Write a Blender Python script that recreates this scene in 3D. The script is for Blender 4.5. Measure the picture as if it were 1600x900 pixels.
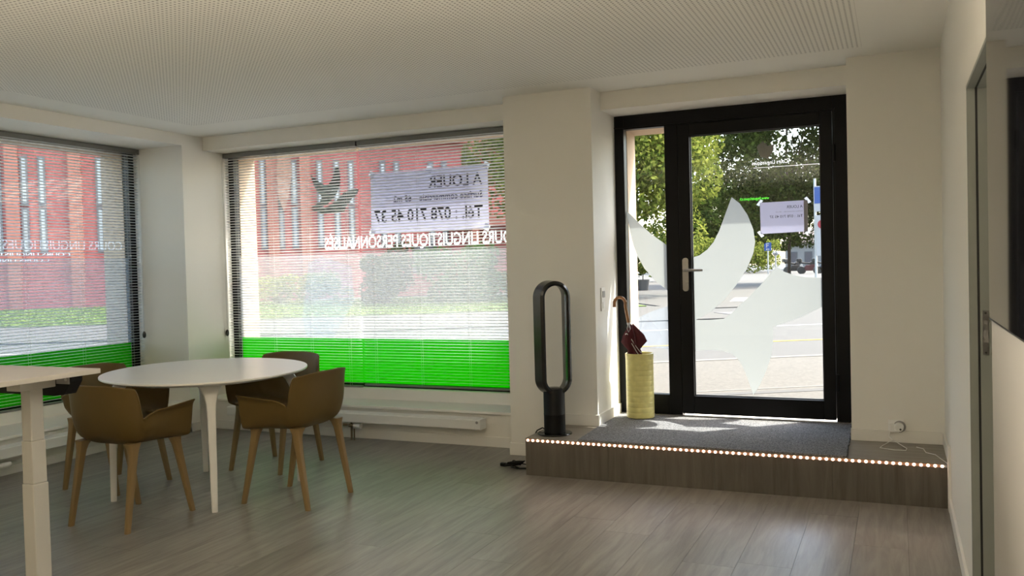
import bpy, bmesh, math, random
import numpy as np
from mathutils import Matrix, Vector

for o in list(bpy.data.objects):
    bpy.data.objects.remove(o, do_unlink=True)
SC = bpy.context.scene
COL = SC.collection
R = math.radians

# ------------------------------------------------------------------ camera
cam_d = bpy.data.cameras.new('camera')
cam = bpy.data.objects.new('camera', cam_d)
COL.objects.link(cam)
cam_d.sensor_width = 36.0
cam_d.lens = 30.404
cam_d.clip_start = 0.02
cam_d.clip_end = 600
fwd = Vector((-0.40719926, 0.91300668, -0.024649))
rgt = Vector((0.91323574, 0.40659829, -0.02604425))
upv = Vector((0.01375633, 0.03311555, 0.99935685))
cam.matrix_world = Matrix(((rgt.x, upv.x, -fwd.x, 0.0), (rgt.y, upv.y, -fwd.y, 0.0),
                           (rgt.z, upv.z, -fwd.z, 1.32), (0, 0, 0, 1)))
SC.camera = cam

# ------------------------------------------------------------------ sky, sun, added fill light, exposure
world = bpy.data.worlds.new('sky')
SC.world = world
world.use_nodes = True
wn = world.node_tree.nodes
wn.clear()
w_out = wn.new('ShaderNodeOutputWorld')
w_bg = wn.new('ShaderNodeBackground')
w_sky = wn.new('ShaderNodeTexSky')
w_sky.sky_type = 'NISHITA'
w_sky.sun_disc = False
w_sky.sun_elevation = R(58)
w_sky.sun_rotation = R(58)
w_sky.air_density = 1.0
w_sky.dust_density = 3.0
w_bg.inputs['Strength'].default_value = 0.36
w_mul = wn.new('ShaderNodeMix')
w_mul.data_type = 'RGBA'
w_mul.blend_type = 'MULTIPLY'
w_mul.inputs[0].default_value = 1.0
w_mul.inputs[7].default_value = (1.0, 0.94, 0.84, 1)
world.node_tree.links.new(w_sky.outputs[0], w_mul.inputs[6])
world.node_tree.links.new(w_mul.outputs[2], w_bg.inputs['Color'])
world.node_tree.links.new(w_bg.outputs[0], w_out.inputs['Surface'])

sun_d = bpy.data.lights.new('sun', 'SUN')
sun_d.energy = 3.3
sun_d.angle = R(0.53)
sun_d.color = (1.0, 0.95, 0.86)
sun = bpy.data.objects.new('sun', sun_d)
COL.objects.link(sun)
sun.location = (10, 12, 20)
sun.rotation_euler = Vector((-0.42, -0.38, -0.82)).to_track_quat('-Z', 'Y').to_euler()

# unseen fill light added to brighten the ceiling, set in a trough (built further down)
up_d = bpy.data.lights.new('added_fill_light', 'AREA')
up_d.shape = 'RECTANGLE'
up_d.size = 0.9
up_d.size_y = 0.5
up_d.energy = 60
up_d.color = (1.0, 0.88, 0.70)
ul = bpy.data.objects.new('added_fill_light', up_d)
COL.objects.link(ul)
ul.location = (-0.80, 0.3, 0.20)
ul.rotation_euler = (R(180), 0, 0)

SC.view_settings.view_transform = 'Standard'
SC.view_settings.look = 'None'
SC.view_settings.gamma = 1.0
SC.view_settings.use_curve_mapping = False
SC.view_settings.exposure = 2.25
SC.cycles.transparent_max_bounces = 24
SC.cycles.max_bounces = 10
SC.cycles.diffuse_bounces = 5

# ------------------------------------------------------------------ materials
def mat(name, color=(0.8, 0.8, 0.8), rough=0.6, metal=0.0, spec=0.5, emit=None, estr=0.0, noise=0.0, nscale=20.0, bump=0.0, bscale=200.0):
    m = bpy.data.materials.new(name)
    m.use_nodes = True
    nt = m.node_tree
    b = nt.nodes['Principled BSDF']
    b.inputs['Base Color'].default_value = (*color, 1)
    b.inputs['Roughness'].default_value = rough
    b.inputs['Metallic'].default_value = metal
    b.inputs['Specular IOR Level'].default_value = spec
    if emit:
        b.inputs['Emission Color'].default_value = (*emit, 1)
        b.inputs['Emission Strength'].default_value = estr
    if noise > 0:
        tc = nt.nodes.new('ShaderNodeTexCoord')
        n = nt.nodes.new('ShaderNodeTexNoise')
        n.inputs['Scale'].default_value = nscale
        n.inputs['Detail'].default_value = 4
        nt.links.new(tc.outputs['Object'], n.inputs['Vector'])
        r = nt.nodes.new('ShaderNodeValToRGB')
        r.color_ramp.elements[0].position = 0.3
        r.color_ramp.elements[1].position = 0.7
        r.color_ramp.elements[0].color = (*[c * (1 - noise) for c in color], 1)
        r.color_ramp.elements[1].color = (*[min(1, c * (1 + noise)) for c in color], 1)
        nt.links.new(n.outputs['Fac'], r.inputs['Fac'])
        nt.links.new(r.outputs['Color'], b.inputs['Base Color'])
    if bump > 0:
        tc = nt.nodes.new('ShaderNodeTexCoord')
        n = nt.nodes.new('ShaderNodeTexNoise')
        n.inputs['Scale'].default_value = bscale
        n.inputs['Detail'].default_value = 3
        nt.links.new(tc.outputs['Object'], n.inputs['Vector'])
        bp = nt.nodes.new('ShaderNodeBump')
        bp.inputs['Strength'].default_value = bump
        bp.inputs['Distance'].default_value = 0.004
        nt.links.new(n.outputs['Fac'], bp.inputs['Height'])
        nt.links.new(bp.outputs['Normal'], b.inputs['Normal'])
    return m

def mix_mat(name, parts):
    """parts: list of (kind, color, weight); mixed one after another"""
    m = bpy.data.materials.new(name)
    m.use_nodes = True
    nt = m.node_tree
    nt.nodes.clear()
    out = nt.nodes.new('ShaderNodeOutputMaterial')
    prev = None
    tot = 0.0
    for kind, color, w in parts:
        s = nt.nodes.new('ShaderNodeBsdf' + kind)
        s.inputs['Color'].default_value = (*color, 1)
        if kind == 'Glossy':
            s.inputs['Roughness'].default_value = 0.02
        tot += w
        if prev is None:
            prev = s
        else:
            mx = nt.nodes.new('ShaderNodeMixShader')
            mx.inputs[0].default_value = w / tot
            nt.links.new(prev.outputs[0], mx.inputs[1])
            nt.links.new(s.outputs[0], mx.inputs[2])
            prev = mx
    nt.links.new(prev.outputs[0], out.inputs['Surface'])
    return m

def glass_mat(name, tint):
    m = bpy.data.materials.new(name)
    m.use_nodes = True
    nt = m.node_tree
    nt.nodes.clear()
    out = nt.nodes.new('ShaderNodeOutputMaterial')
    t = nt.nodes.new('ShaderNodeBsdfTransparent')
    t.inputs['Color'].default_value = (*tint, 1)
    g = nt.nodes.new('ShaderNodeBsdfGlossy')
    g.inputs['Roughness'].default_value = 0.01
    lw = nt.nodes.new('ShaderNodeLayerWeight')
    pw = nt.nodes.new('ShaderNodeMath')
    pw.operation = 'POWER'
    pw.inputs[1].default_value = 5.0
    nt.links.new(lw.outputs['Facing'], pw.inputs[0])
    fr = nt.nodes.new('ShaderNodeMath')
    fr.operation = 'MULTIPLY_ADD'
    fr.inputs[1].default_value = 0.6
    fr.inputs[2].default_value = 0.02
    nt.links.new(pw.outputs[0], fr.inputs[0])
    mx = nt.nodes.new('ShaderNodeMixShader')
    nt.links.new(fr.outputs[0], mx.inputs[0])
    nt.links.new(t.outputs[0], mx.inputs[1])
    nt.links.new(g.outputs[0], mx.inputs[2])
    nt.links.new(mx.outputs[0], out.inputs['Surface'])
    return m

def wood_mat(name, dark, light, rough, sx, sy, sz, per_object=0.0, bump=0.05):
    """grain stretched along one axis, offset and toned for each plank"""
    m = bpy.data.materials.new(name)
    m.use_nodes = True
    nt = m.node_tree
    b = nt.nodes['Principled BSDF']
    tc = nt.nodes.new('ShaderNodeTexCoord')
    oi = nt.nodes.new('ShaderNodeObjectInfo')
    ge = nt.nodes.new('ShaderNodeNewGeometry')
    mp = nt.nodes.new('ShaderNodeMapping')
    mp.inputs['Scale'].default_value = (sx, sy, sz)
    add = nt.nodes.new('ShaderNodeVectorMath')
    add.operation = 'MULTIPLY_ADD'
    add.inputs[1].default_value = (37.0, 91.0, 53.0)
    nt.links.new(oi.outputs['Random'], add.inputs[0])
    nt.links.new(ge.outputs['Position'], add.inputs[2])
    nt.links.new(add.outputs[0], mp.inputs['Vector'])
    n1 = nt.nodes.new('ShaderNodeTexNoise')
    n1.inputs['Scale'].default_value = 1.0
    n1.inputs['Detail'].default_value = 6
    n1.inputs['Roughness'].default_value = 0.62
    n1.inputs['Distortion'].default_value = 0.6
    nt.links.new(mp.outputs[0], n1.inputs['Vector'])
    rp = nt.nodes.new('ShaderNodeValToRGB')
    rp.color_ramp.elements[0].position = 0.30
    rp.color_ramp.elements[1].position = 0.68
    rp.color_ramp.elements[0].color = (*dark, 1)
    rp.color_ramp.elements[1].color = (*light, 1)
    nt.links.new(n1.outputs['Fac'], rp.inputs['Fac'])
    hs = nt.nodes.new('ShaderNodeHueSaturation')
    mr = nt.nodes.new('ShaderNodeMapRange')
    mr.inputs['To Min'].default_value = 1.0 - per_object
    mr.inputs['To Max'].default_value = 1.0 + per_object
    nt.links.new(oi.outputs['Random'], mr.inputs['Value'])
    nt.links.new(mr.outputs[0], hs.inputs['Value'])
    nt.links.new(rp.outputs['Color'], hs.inputs['Color'])
    nt.links.new(hs.outputs['Color'], b.inputs['Base Color'])
    b.inputs['Roughness'].default_value = rough
    b.inputs['Specular IOR Level'].default_value = 0.45
    bp = nt.nodes.new('ShaderNodeBump')
    bp.inputs['Strength'].default_value = bump
    bp.inputs['Distance'].default_value = 0.003
    nt.links.new(n1.outputs['Fac'], bp.inputs['Height'])
    nt.links.new(bp.outputs['Normal'], b.inputs['Normal'])
    return m

def perf_mat(name):
    """acoustic board: round holes drawn as dark dots on a square grid"""
    m = mat(name, (0.80, 0.78, 0.72), 0.9, spec=0.2)
    nt = m.node_tree
    b = nt.nodes['Principled BSDF']
    ge = nt.nodes.new('ShaderNodeNewGeometry')
    sc = nt.nodes.new('ShaderNodeVectorMath')
    sc.operation = 'SCALE'
    sc.inputs['Scale'].default_value = 1 / 0.025
    nt.links.new(ge.outputs['Position'], sc.inputs[0])
    fr = nt.nodes.new('ShaderNodeVectorMath')
    fr.operation = 'FRACTION'
    nt.links.new(sc.outputs[0], fr.inputs[0])
    sb = nt.nodes.new('ShaderNodeVectorMath')
    sb.operation = 'SUBTRACT'
    sb.inputs[1].default_value = (0.5, 0.5, 0)
    nt.links.new(fr.outputs[0], sb.inputs[0])
    ml = nt.nodes.new('ShaderNodeVectorMath')
    ml.operation = 'MULTIPLY'
    ml.inputs[1].default_value = (1, 1, 0)
    nt.links.new(sb.outputs[0], ml.inputs[0])
    ln = nt.nodes.new('ShaderNodeVectorMath')
    ln.operation = 'LENGTH'
    nt.links.new(ml.outputs[0], ln.inputs[0])
    lt = nt.nodes.new('ShaderNodeMath')
    lt.operation = 'LESS_THAN'
    lt.inputs[1].default_value = 0.22
    nt.links.new(ln.outputs['Value'], lt.inputs[0])
    mx = nt.nodes.new('ShaderNodeMix')
    mx.data_type = 'RGBA'
    mx.inputs[6].default_value = (0.80, 0.78, 0.72, 1)
    mx.inputs[7].default_value = (0.30, 0.29, 0.265, 1)  # shade of the recessed holes, put into the colour
    nt.links.new(lt.outputs[0], mx.inputs[0])
    nt.links.new(mx.outputs[2], b.inputs['Base Color'])
    return m

def leaf_mat(name, c1, c2, trans=0.45):
    m = bpy.data.materials.new(name)
    m.use_nodes = True
    nt = m.node_tree
    nt.nodes.clear()
    out = nt.nodes.new('ShaderNodeOutputMaterial')
    ge = nt.nodes.new('ShaderNodeNewGeometry')
    rp = nt.nodes.new('ShaderNodeValToRGB')
    rp.color_ramp.elements[0].color = (*c1, 1)
    rp.color_ramp.elements[1].color = (*c2, 1)
    nt.links.new(ge.outputs['Random Per Island'], rp.inputs['Fac'])
    d = nt.nodes.new('ShaderNodeBsdfDiffuse')
    t = nt.nodes.new('ShaderNodeBsdfTranslucent')
    nt.links.new(rp.outputs[0], d.inputs['Color'])
    nt.links.new(rp.outputs[0], t.inputs['Color'])
    mx = nt.nodes.new('ShaderNodeMixShader')
    mx.inputs[0].default_value = trans
    nt.links.new(d.outputs[0], mx.inputs[1])
    nt.links.new(t.outputs[0], mx.inputs[2])
    nt.links.new(mx.outputs[0], out.inputs['Surface'])
    return m

M = {}
M['wall'] = mat('white_plaster', (0.80, 0.775, 0.715), 0.9, spec=0.2, bump=0.08, bscale=150)
M['ceiling'] = mat('ceiling_paint', (0.80, 0.78, 0.72), 0.9, spec=0.2)
M['perf'] = perf_mat('perforated_board')
M['base'] = mat('baseboard_paint', (0.78, 0.755, 0.70), 0.5)
M['floor'] = wood_mat('oak_vinyl_floor', (0.165, 0.153, 0.132), (0.29, 0.272, 0.24), 0.33, 26, 2.2, 20, 0.10)
M['subfloor'] = mat('floor_underlay', (0.05, 0.045, 0.04), 0.9)
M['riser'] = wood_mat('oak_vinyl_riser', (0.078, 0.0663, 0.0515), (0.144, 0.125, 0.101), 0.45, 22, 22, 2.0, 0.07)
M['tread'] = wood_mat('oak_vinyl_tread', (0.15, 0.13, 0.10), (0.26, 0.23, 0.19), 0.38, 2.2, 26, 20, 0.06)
M['black_frame'] = mat('black_aluminium', (0.005, 0.005, 0.0055), 0.42, spec=0.16, noise=0.2, nscale=3)
M['gasket'] = mat('black_gasket', (0.02, 0.02, 0.02), 0.6)
M['glass'] = glass_mat('clear_glass', (0.97, 0.985, 0.975))
M['green_film'] = mix_mat('green_film', [('Translucent', (0.036, 0.30, 0.003), 0.78), ('Transparent', (0.05, 0.5, 0.006), 0.22)])
M['band_film'] = mix_mat('frosted_band_film', [('Transparent', (0.97, 0.98, 0.98), 0.80), ('Translucent', (0.32, 0.335, 0.35), 0.20)])
M['band_film2'] = mix_mat('frosted_shape_film', [('Transparent', (0.94, 0.97, 1.0), 0.86), ('Translucent', (0.27, 0.30, 0.34), 0.14)])
M['door_film'] = mix_mat('frosted_door_film', [('Translucent', (0.36, 0.37, 0.365), 0.93), ('Transparent', (0.95, 0.97, 0.97), 0.07)])
M['decal_dark'] = mat('dark_vinyl', (0.05, 0.055, 0.045), 0.5)
M['decal_grey'] = mat('grey_vinyl', (0.20, 0.19, 0.17), 0.5)
M['letter_white'] = mix_mat('white_vinyl_letters', [('Translucent', (0.95, 0.96, 0.93), 0.75), ('Diffuse', (0.9, 0.9, 0.88), 0.25)])
M['letter_reflection'] = mix_mat('reflected_letters', [('Transparent', (1, 1, 1), 0.62), ('Translucent', (0.95, 0.95, 0.93), 0.38)])
M['letter_green'] = mix_mat('green_letters', [('Translucent', (0.12, 0.9, 0.05), 0.7), ('Diffuse', (0.1, 0.6, 0.05), 0.3)])
M['print'] = mat('black_print', (0.025, 0.025, 0.03), 0.8)
M['paper'] = mix_mat('poster_paper', [('Translucent', (0.52, 0.52, 0.60), 0.7), ('Diffuse', (0.80, 0.79, 0.82), 0.3)])
M['paper_fold'] = mix_mat('folded_paper', [('Translucent', (0.24, 0.235, 0.235), 0.65), ('Diffuse', (0.78, 0.77, 0.77), 0.45)])
M['tape'] = mix_mat('tape', [('Translucent', (0.68, 0.695, 0.718), 0.6), ('Transparent', (0.718, 0.733, 0.756), 0.4)])
M['slat'] = mat('blind_slat', (0.86, 0.86, 0.84), 0.35, spec=0.4)
M['rail'] = mat('blind_rail', (0.20, 0.20, 0.19), 0.4, metal=0.3)
M['cord'] = mat('blind_cord', (0.55, 0.55, 0.53), 0.8)
M['knob'] = mat('dark_plastic_knob', (0.05, 0.05, 0.05), 0.5)
M['steel'] = mat('brushed_steel', (0.34, 0.33, 0.32), 0.32, metal=1.0)
M['white_metal'] = mat('white_lacquer', (0.80, 0.79, 0.76), 0.35)
M['table_top'] = mat('white_table_laminate', (0.84, 0.82, 0.78), 0.28)
M['desk_top'] = mat('pale_desk_laminate', (0.63, 0.594, 0.549), 0.5)
M['desk_metal'] = mat('white_desk_steel', (0.508, 0.492, 0.451), 0.45)
M['shell'] = mat('mustard_plastic', (0.123, 0.0787, 0.0227), 0.42, spec=0.28, noise=0.04, nscale=8)
M['chair_leg'] = mat('tan_plastic', (0.242, 0.16, 0.0663), 0.45)
M['black_gloss'] = mat('gloss_black_plastic', (0.006, 0.006, 0.006), 0.16, spec=0.45)
M['black_matt'] = mat('matt_black_plastic', (0.005, 0.005, 0.005), 0.6, spec=0.25)
M['carpet'] = mat('charcoal_entrance_carpet', (0.188, 0.19, 0.199), 1.0, spec=0.1, noise=0.8, nscale=170, bump=1.0, bscale=260)
M['ceramic'] = mat('olive_ceramic', (0.681, 0.623, 0.246), 0.28, noise=0.10, nscale=24)
M['cane'] = mat('cane_wood', (0.33, 0.155, 0.06), 0.35, noise=0.2, nscale=40)
M['cloth'] = mat('burgundy_cloth', (0.085, 0.010, 0.016), 0.75, noise=0.2, nscale=30)
M['silver'] = mat('silver_tape', (0.6, 0.58, 0.56), 0.4, metal=0.6)
M['led'] = mat('warm_diode', (1, 0.8, 0.65), 0.5, emit=(1.0, 0.55, 0.36), estr=1.7)
M['led_core'] = mat('warm_diode_core', (1, 0.9, 0.8), 0.5, emit=(1.0, 0.82, 0.66), estr=6.0)
M['led_strip'] = mat('copper_strip', (0.55, 0.33, 0.23), 0.45)
M['white_plastic'] = mat('white_plastic', (0.80, 0.79, 0.76), 0.4)
M['grey_plastic'] = mat('grey_plastic', (0.32, 0.31, 0.30), 0.5)
M['jamb'] = mat('grey_green_steel', (0.30, 0.315, 0.285), 0.45)
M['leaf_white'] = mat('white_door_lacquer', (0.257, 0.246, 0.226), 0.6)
M['black_screen'] = mat('gloss_black_glass', (0.004, 0.004, 0.005), 0.03, spec=0.75)
M['brass'] = mat('brass_valve', (0.25, 0.20, 0.13), 0.4, metal=0.8)
M['stone'] = mat('peach_stone', (0.474, 0.354, 0.25), 0.9, noise=0.06, nscale=9)
M['render'] = mat('outer_render', (0.237, 0.186, 0.15), 0.9)
M['aggregate'] = mat('exposed_aggregate', (0.0551, 0.0512, 0.0447), 0.95, noise=0.25, nscale=28, bump=0.4, bscale=60)
M['asphalt'] = mat('pale_asphalt', (0.0412, 0.0409, 0.04), 0.95, noise=0.06, nscale=6)
M['concrete'] = mat('pale_concrete', (0.0442, 0.0426, 0.0391), 0.95, noise=0.05, nscale=3)
M['kerb'] = mat('kerb_stone', (0.0777, 0.0749, 0.0681), 0.9)
M['line_white'] = mat('white_road_paint', (0.229, 0.226, 0.221), 0.8)
M['line_yellow'] = mat('yellow_road_paint', (0.269, 0.179, 0.0108), 0.8)
M['lawn'] = mat('lawn_soil', (0.0716, 0.108, 0.0179), 1.0, noise=0.25, nscale=5)
M['grass'] = leaf_mat('grass_blades', (0.0823, 0.136, 0.0206), (0.148, 0.193, 0.0413), 0.4)
M['leaf_bright'] = leaf_mat('bright_leaves', (0.0339, 0.062, 0.00866), (0.204, 0.223, 0.0463), 0.42)
M['leaf_dark'] = leaf_mat('dark_leaves', (0.0102, 0.0233, 0.00559), (0.0606, 0.0839, 0.0186), 0.38)
M['leaf_yellow'] = leaf_mat('yellow_green_leaves', (0.11, 0.141, 0.02), (0.241, 0.231, 0.0452), 0.45)
M['leaf_grey'] = leaf_mat('grey_green_leaves', (0.05, 0.10, 0.022), (0.12, 0.19, 0.06), 0.45)
M['leaf_brown'] = leaf_mat('olive_leaves', (0.0326, 0.0372, 0.014), (0.0931, 0.0931, 0.0326), 0.4)
M['bark'] = mat('bark', (0.0323, 0.0251, 0.0179), 0.95, noise=0.3, nscale=6)
M['brick'] = mat('red_brick', (0.3, 0.0752, 0.0682), 0.9, noise=0.14, nscale=2.2)
M['brick_pale'] = mat('salmon_brick', (0.295, 0.103, 0.0753), 0.9, noise=0.08, nscale=2)
M['relief'] = mat('salmon_relief', (0.244, 0.122, 0.0858), 0.9, noise=0.15, nscale=3)
M['win_frame'] = mat('dark_window_frame', (0.10, 0.09, 0.10), 0.6)
M['win_pane'] = mat('painted_sky_pane', (0.222, 0.244, 0.272), 0.12, spec=0.9)  # pale blue base colour stands for the sky mirrored in the glass
M['house_white'] = mat('white_house_wall', (0.251, 0.247, 0.244), 0.9)
M['slate'] = mat('roof_slate', (0.0574, 0.0466, 0.043), 0.8)
M['shutter'] = mat('grey_shutter', (0.101, 0.108, 0.115), 0.7)
M['sign_blue'] = mat('sign_blue', (0.00716, 0.0466, 0.197), 0.5)
M['sign_white'] = mat('sign_white', (0.286, 0.286, 0.286), 0.5)
M['sign_red'] = mat('sign_red', (0.233, 0.0108, 0.0179), 0.5)
M['galv'] = mat('galvanised_post', (0.35, 0.36, 0.36), 0.5, metal=0.5)
M['pot'] = mat('grey_planter_concrete', (0.0609, 0.0592, 0.0609), 0.85)
M['bike_black'] = mat('black_motorbike', (0.009, 0.009, 0.0096), 0.45)
M['bike_red'] = mat('red_motorbike_panel', (0.06, 0.012, 0.015), 0.4)

# ------------------------------------------------------------------ mesh helpers
class MB:
    def __init__(s):
        s.v = []
        s.f = []
    def add(s, vs, fs):
        n = len(s.v)
        s.v += [tuple(v) for v in vs]
        s.f += [tuple(i + n for i in f) for f in fs]
        return s
    def box(s, x0, x1, y0, y1, z0, z1):
        return s.add([(x0, y0, z0), (x1, y0, z0), (x1, y1, z0), (x0, y1, z0),
                      (x0, y0, z1), (x1, y0, z1), (x1, y1, z1), (x0, y1, z1)],
                     [(0, 3, 2, 1), (4, 5, 6, 7), (0, 1, 5, 4), (1, 2, 6, 5), (2, 3, 7, 6), (3, 0, 4, 7)])
    def prism(s, pts, axis, a, b):
        """outline pts in the plane normal to axis, from a to b along it"""
        n = len(pts)
        def P(p, t):
            return {'x': (t, p[0], p[1]), 'y': (p[0], t, p[1]), 'z': (p[0], p[1], t)}[axis]
        vs = [P(p, a) for p in pts] + [P(p, b) for p in pts]
        fs = [tuple(range(n)), tuple(range(2 * n - 1, n - 1, -1))]
        fs += [(i, i + n, (i + 1) % n + n, (i + 1) % n) for i in range(n)]
        return s.add(vs, fs)
    def rings(s, rings, close=True, caps=True):
        n = len(rings[0])
        vs = [p for r in rings for p in r]
        fs = []
        m = n if close else n - 1
        for k in range(len(rings) - 1):
            for i in range(m):
                j = (i + 1) % n
                fs.append((k * n + i, k * n + j, (k + 1) * n + j, (k + 1) * n + i))
        if caps:
            fs.append(tuple(range(n - 1, -1, -1)))
            fs.append(tuple((len(rings) - 1) * n + i for i in range(n)))
        return s.add(vs, fs)
    def lathe(s, cx, cy, prof, n=32, caps=True):
        return s.rings([[(cx + r * math.cos(2 * math.pi * i / n), cy + r * math.sin(2 * math.pi * i / n), z) for i in range(n)]
                        for r, z in prof], True, caps)
    def tube(s, path, rad, n=8):
        path = [Vector(p) for p in path]
        rr = []
        side = None
        for i, p in enumerate(path):
            d = (path[min(i + 1, len(path) - 1)] - path[max(i - 1, 0)]).normalized()
            if side is None:
                side = d.cross(Vector((0, 0, 1)))
                if side.length < 0.05:
                    side = d.cross(Vector((1, 0, 0)))
                side.normalize()
            else:
                side = (side - d * side.dot(d)).normalized()
            o = d.cross(side)
            r = rad[i] if isinstance(rad, (list, tuple)) else rad
            rr.append([p + (side * math.cos(2 * math.pi * k / n) + o * math.sin(2 * math.pi * k / n)) * r for k in range(n)])
        return s.rings(rr)
    def mesh(s, name):
        me = bpy.data.meshes.new(name)
        me.from_pydata(s.v, [], s.f)
        bm = bmesh.new()
        bm.from_mesh(me)
        bmesh.ops.recalc_face_normals(bm, faces=bm.faces)
        bm.to_mesh(me)
        bm.free()
        return me

def chain_loc(p):
    v = Vector((0, 0, 0))
    while p is not None:
        v += p.location
        p = p.parent
    return v

def obj(name, mb, m, parent=None, smooth=False, local=False, bevel=0.0, kind=None):
    if parent is not None and not local:
        off = chain_loc(parent)
        mb.v = [(a - off.x, b - off.y, c - off.z) for a, b, c in mb.v]
    me = mb.mesh(name)
    me.materials.append(m)
    o = bpy.data.objects.new(name, me)
    COL.objects.link(o)
    o.parent = parent
    if smooth:
        for p in me.polygons:
            p.use_smooth = True
        me.set_sharp_from_angle(angle=R(38))
    if bevel > 0:
        bv = o.modifiers.new('edge', 'BEVEL')
        bv.width = bevel
        bv.segments = 2
        bv.limit_method = 'ANGLE'
    if kind:
        o['kind'] = kind
    return o

def thing(name, label, cat, loc=(0, 0, 0), rz=0.0, group=None):
    o = bpy.data.objects.new(name, None)
    COL.objects.link(o)
    o.empty_display_size = 0.05
    o.location = loc
    o.rotation_euler = (0, 0, rz)
    o['label'] = label
    o['category'] = cat
    if group:
        o['group'] = group
    return o

def tag(o, label, cat, group=None):
    o['label'] = label
    o['category'] = cat
    if group:
        o['group'] = group
    return o

def root(name):
    o = bpy.data.objects.new(name, None)
    COL.objects.link(o)
    o.empty_display_size = 0.05
    o['kind'] = 'structure'
    return o

def struct(name, mb, m, parent=None, **k):
    o = obj(name, mb, m, parent, **k)
    if parent is None:
        o['kind'] = 'structure'
    return o

def dup(o, parent=None):
    c = o.copy()
    COL.objects.link(c)
    c.parent = parent
    for ch in list(o.children):
        dup(ch, c)
    return c

def text(name, body, m, parent, origin, width, height, face='front', weight=0.0, skew=0.0):
    """flat lettering seen mirrored from inside: reads from the street.
    origin = the world point where the line starts for the street reader (its right end seen from inside), width runs away from it"""
    cu = bpy.data.curves.new(name, 'FONT')
    cu.body = body
    cu.size = 1.0
    cu.offset = weight
    cu.extrude = 0.0
    cu.resolution_u = 3
    tmp = bpy.data.objects.new(name, cu)
    COL.objects.link(tmp)
    dg = bpy.context.evaluated_depsgraph_get()
    dg.update()
    me = bpy.data.meshes.new_from_object(tmp.evaluated_get(dg))
    bpy.data.objects.remove(tmp)
    xs = [v.co.x for v in me.vertices]
    ys = [v.co.y for v in me.vertices]
    x0, x1, y0, y1 = min(xs), max(xs), min(ys), max(ys)
    cap = 0.70 if height > 0 else (y1 - y0)
    off = chain_loc(parent)
    for v in me.vertices:
        a = (v.co.x - x0) / (x1 - x0) * width
        b = v.co.y / cap * abs(height) + a * skew
        if face == 'front':
            p = Vector((origin[0] - a, origin[1], origin[2] + b))
        else:                                   # on the left window, read from -x
            p = Vector((origin[0], origin[1] - a, origin[2] + b))
        v.co = p - off
    me.materials.clear()
    me.materials.append(m)
    o = bpy.data.objects.new(name, me)
    COL.objects.link(o)
    o.parent = parent
    return o

# ------------------------------------------------------------------ the room: measured planes (metres)
XL, XR = -5.447, 0.238          # left and right wall
YP = 5.513                      # face of the front piers
ZC = 2.501                      # ceiling
ZS = 0.234                      # top of the entrance step
YB = -3.5                       # rear wall
X1, X2 = -2.494, -1.851         # pier between window and door
X3 = -0.262                     # pier right of the door
YO, XO = 6.28, -6.26            # outer faces

# floor
fl = struct('floor', MB().box(XL - 0.09, XR + 1.4, YB, 5.73, -0.12, -0.011), M['subfloor'])
PW = 0.2285
random.seed(4)
meshes = {}
ix = 0
x = -0.2 + 2 * PW
while x > XL - 0.09:
    xa, xb = max(x - PW, XL - 0.085), min(x, XR)
    y = YB - [0.0, 0.80, 0.35][ix % 3]
    if ix == 4:
        y = 3.75 - 1.22 * 6
    if ix == 6:
        y = 4.06 - 1.22 * 7
    while y < 5.73:
        ya, yb = max(y, YB), min(y + 1.22, 5.73)
        if yb - ya > 0.03 and xb - xa > 0.01:
            obj('plank', MB().box(xa + 0.0006, xb - 0.0006, ya + 0.0006, yb - 0.0006, -0.011, 0.0), M['floor'], fl)
        y += 1.22
    x -= PW
    ix += 1

# ceiling with the inset acoustic board
cl = struct('ceiling', MB().box(XO, 1.7, YB, YO, ZC + 0.012, ZC + 0.15)
            .box(XO, XL + 0.36, YB, YO, ZC, ZC + 0.012).box(-0.165, 1.7, YB, YO, ZC, ZC + 0.012)
            .box(XL + 0.36, -0.165, 5.265, YO, ZC, ZC + 0.012).box(XL + 0.36, -0.165, YB, YB + 0.3, ZC, ZC + 0.012), M['ceiling'])
obj('acoustic_board', MB().box(XL + 0.36, -0.165, YB + 0.3, 5.265, ZC + 0.0004, ZC + 0.011), M['perf'], cl)

# front wall: piers, lintels and apron
wf = struct('wall_front', MB().box(X1, X2, YP, YO, -0.1, ZC), M['wall'])
obj('pier', MB().box(X3, XR, YP, 6.125, -0.1, ZC).box(X3 + 0.15, XR, 6.125, YO, -0.1, ZC), M['wall'], wf)
obj('pier', MB().box(XO + 0.01, XL, 5.512, YO, -0.1, ZC), M['wall'], wf)
obj('lintel', MB().box(XL, X1, 5.752, YO, 2.385, ZC), M['wall'], wf)
obj('lintel', MB().box(X2, X3, 5.717, YO, 2.380, ZC), M['wall'], wf)
obj('apron', MB().box(XL, X1, 5.715, YO, -0.1, 0.243).box(XL, X1, 6.0, YO, 0.243, 0.352), M['wall'], wf)
obj('window_board', MB().box(XL, X1, 5.685, 6.0, 0.243, 0.263), M['base'], wf, bevel=0.003)
obj('threshold_base', MB().box(X2, X3, 6.0, YO, -0.1, ZS), M['wall'], wf)

# left wall with its window niche
WY0 = 2.20
wl = struct('wall_left', MB().box(XO, XL, YB, WY0, -0.1, ZC), M['wall'])
obj('lintel', MB().box(XO, XL, WY0, 5.512, 2.406, ZC), M['wall'], wl)
obj('apron', MB().box(XO, -5.531, WY0, 5.512, -0.1, 0.243).box(XO, -5.945, WY0, 5.512, 0.243, 0.352), M['wall'], wl)
obj('window_board', MB().box(-5.945, -5.50, WY0, 5.512, 0.243, 0.263), M['base'], wl, bevel=0.003)

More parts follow.
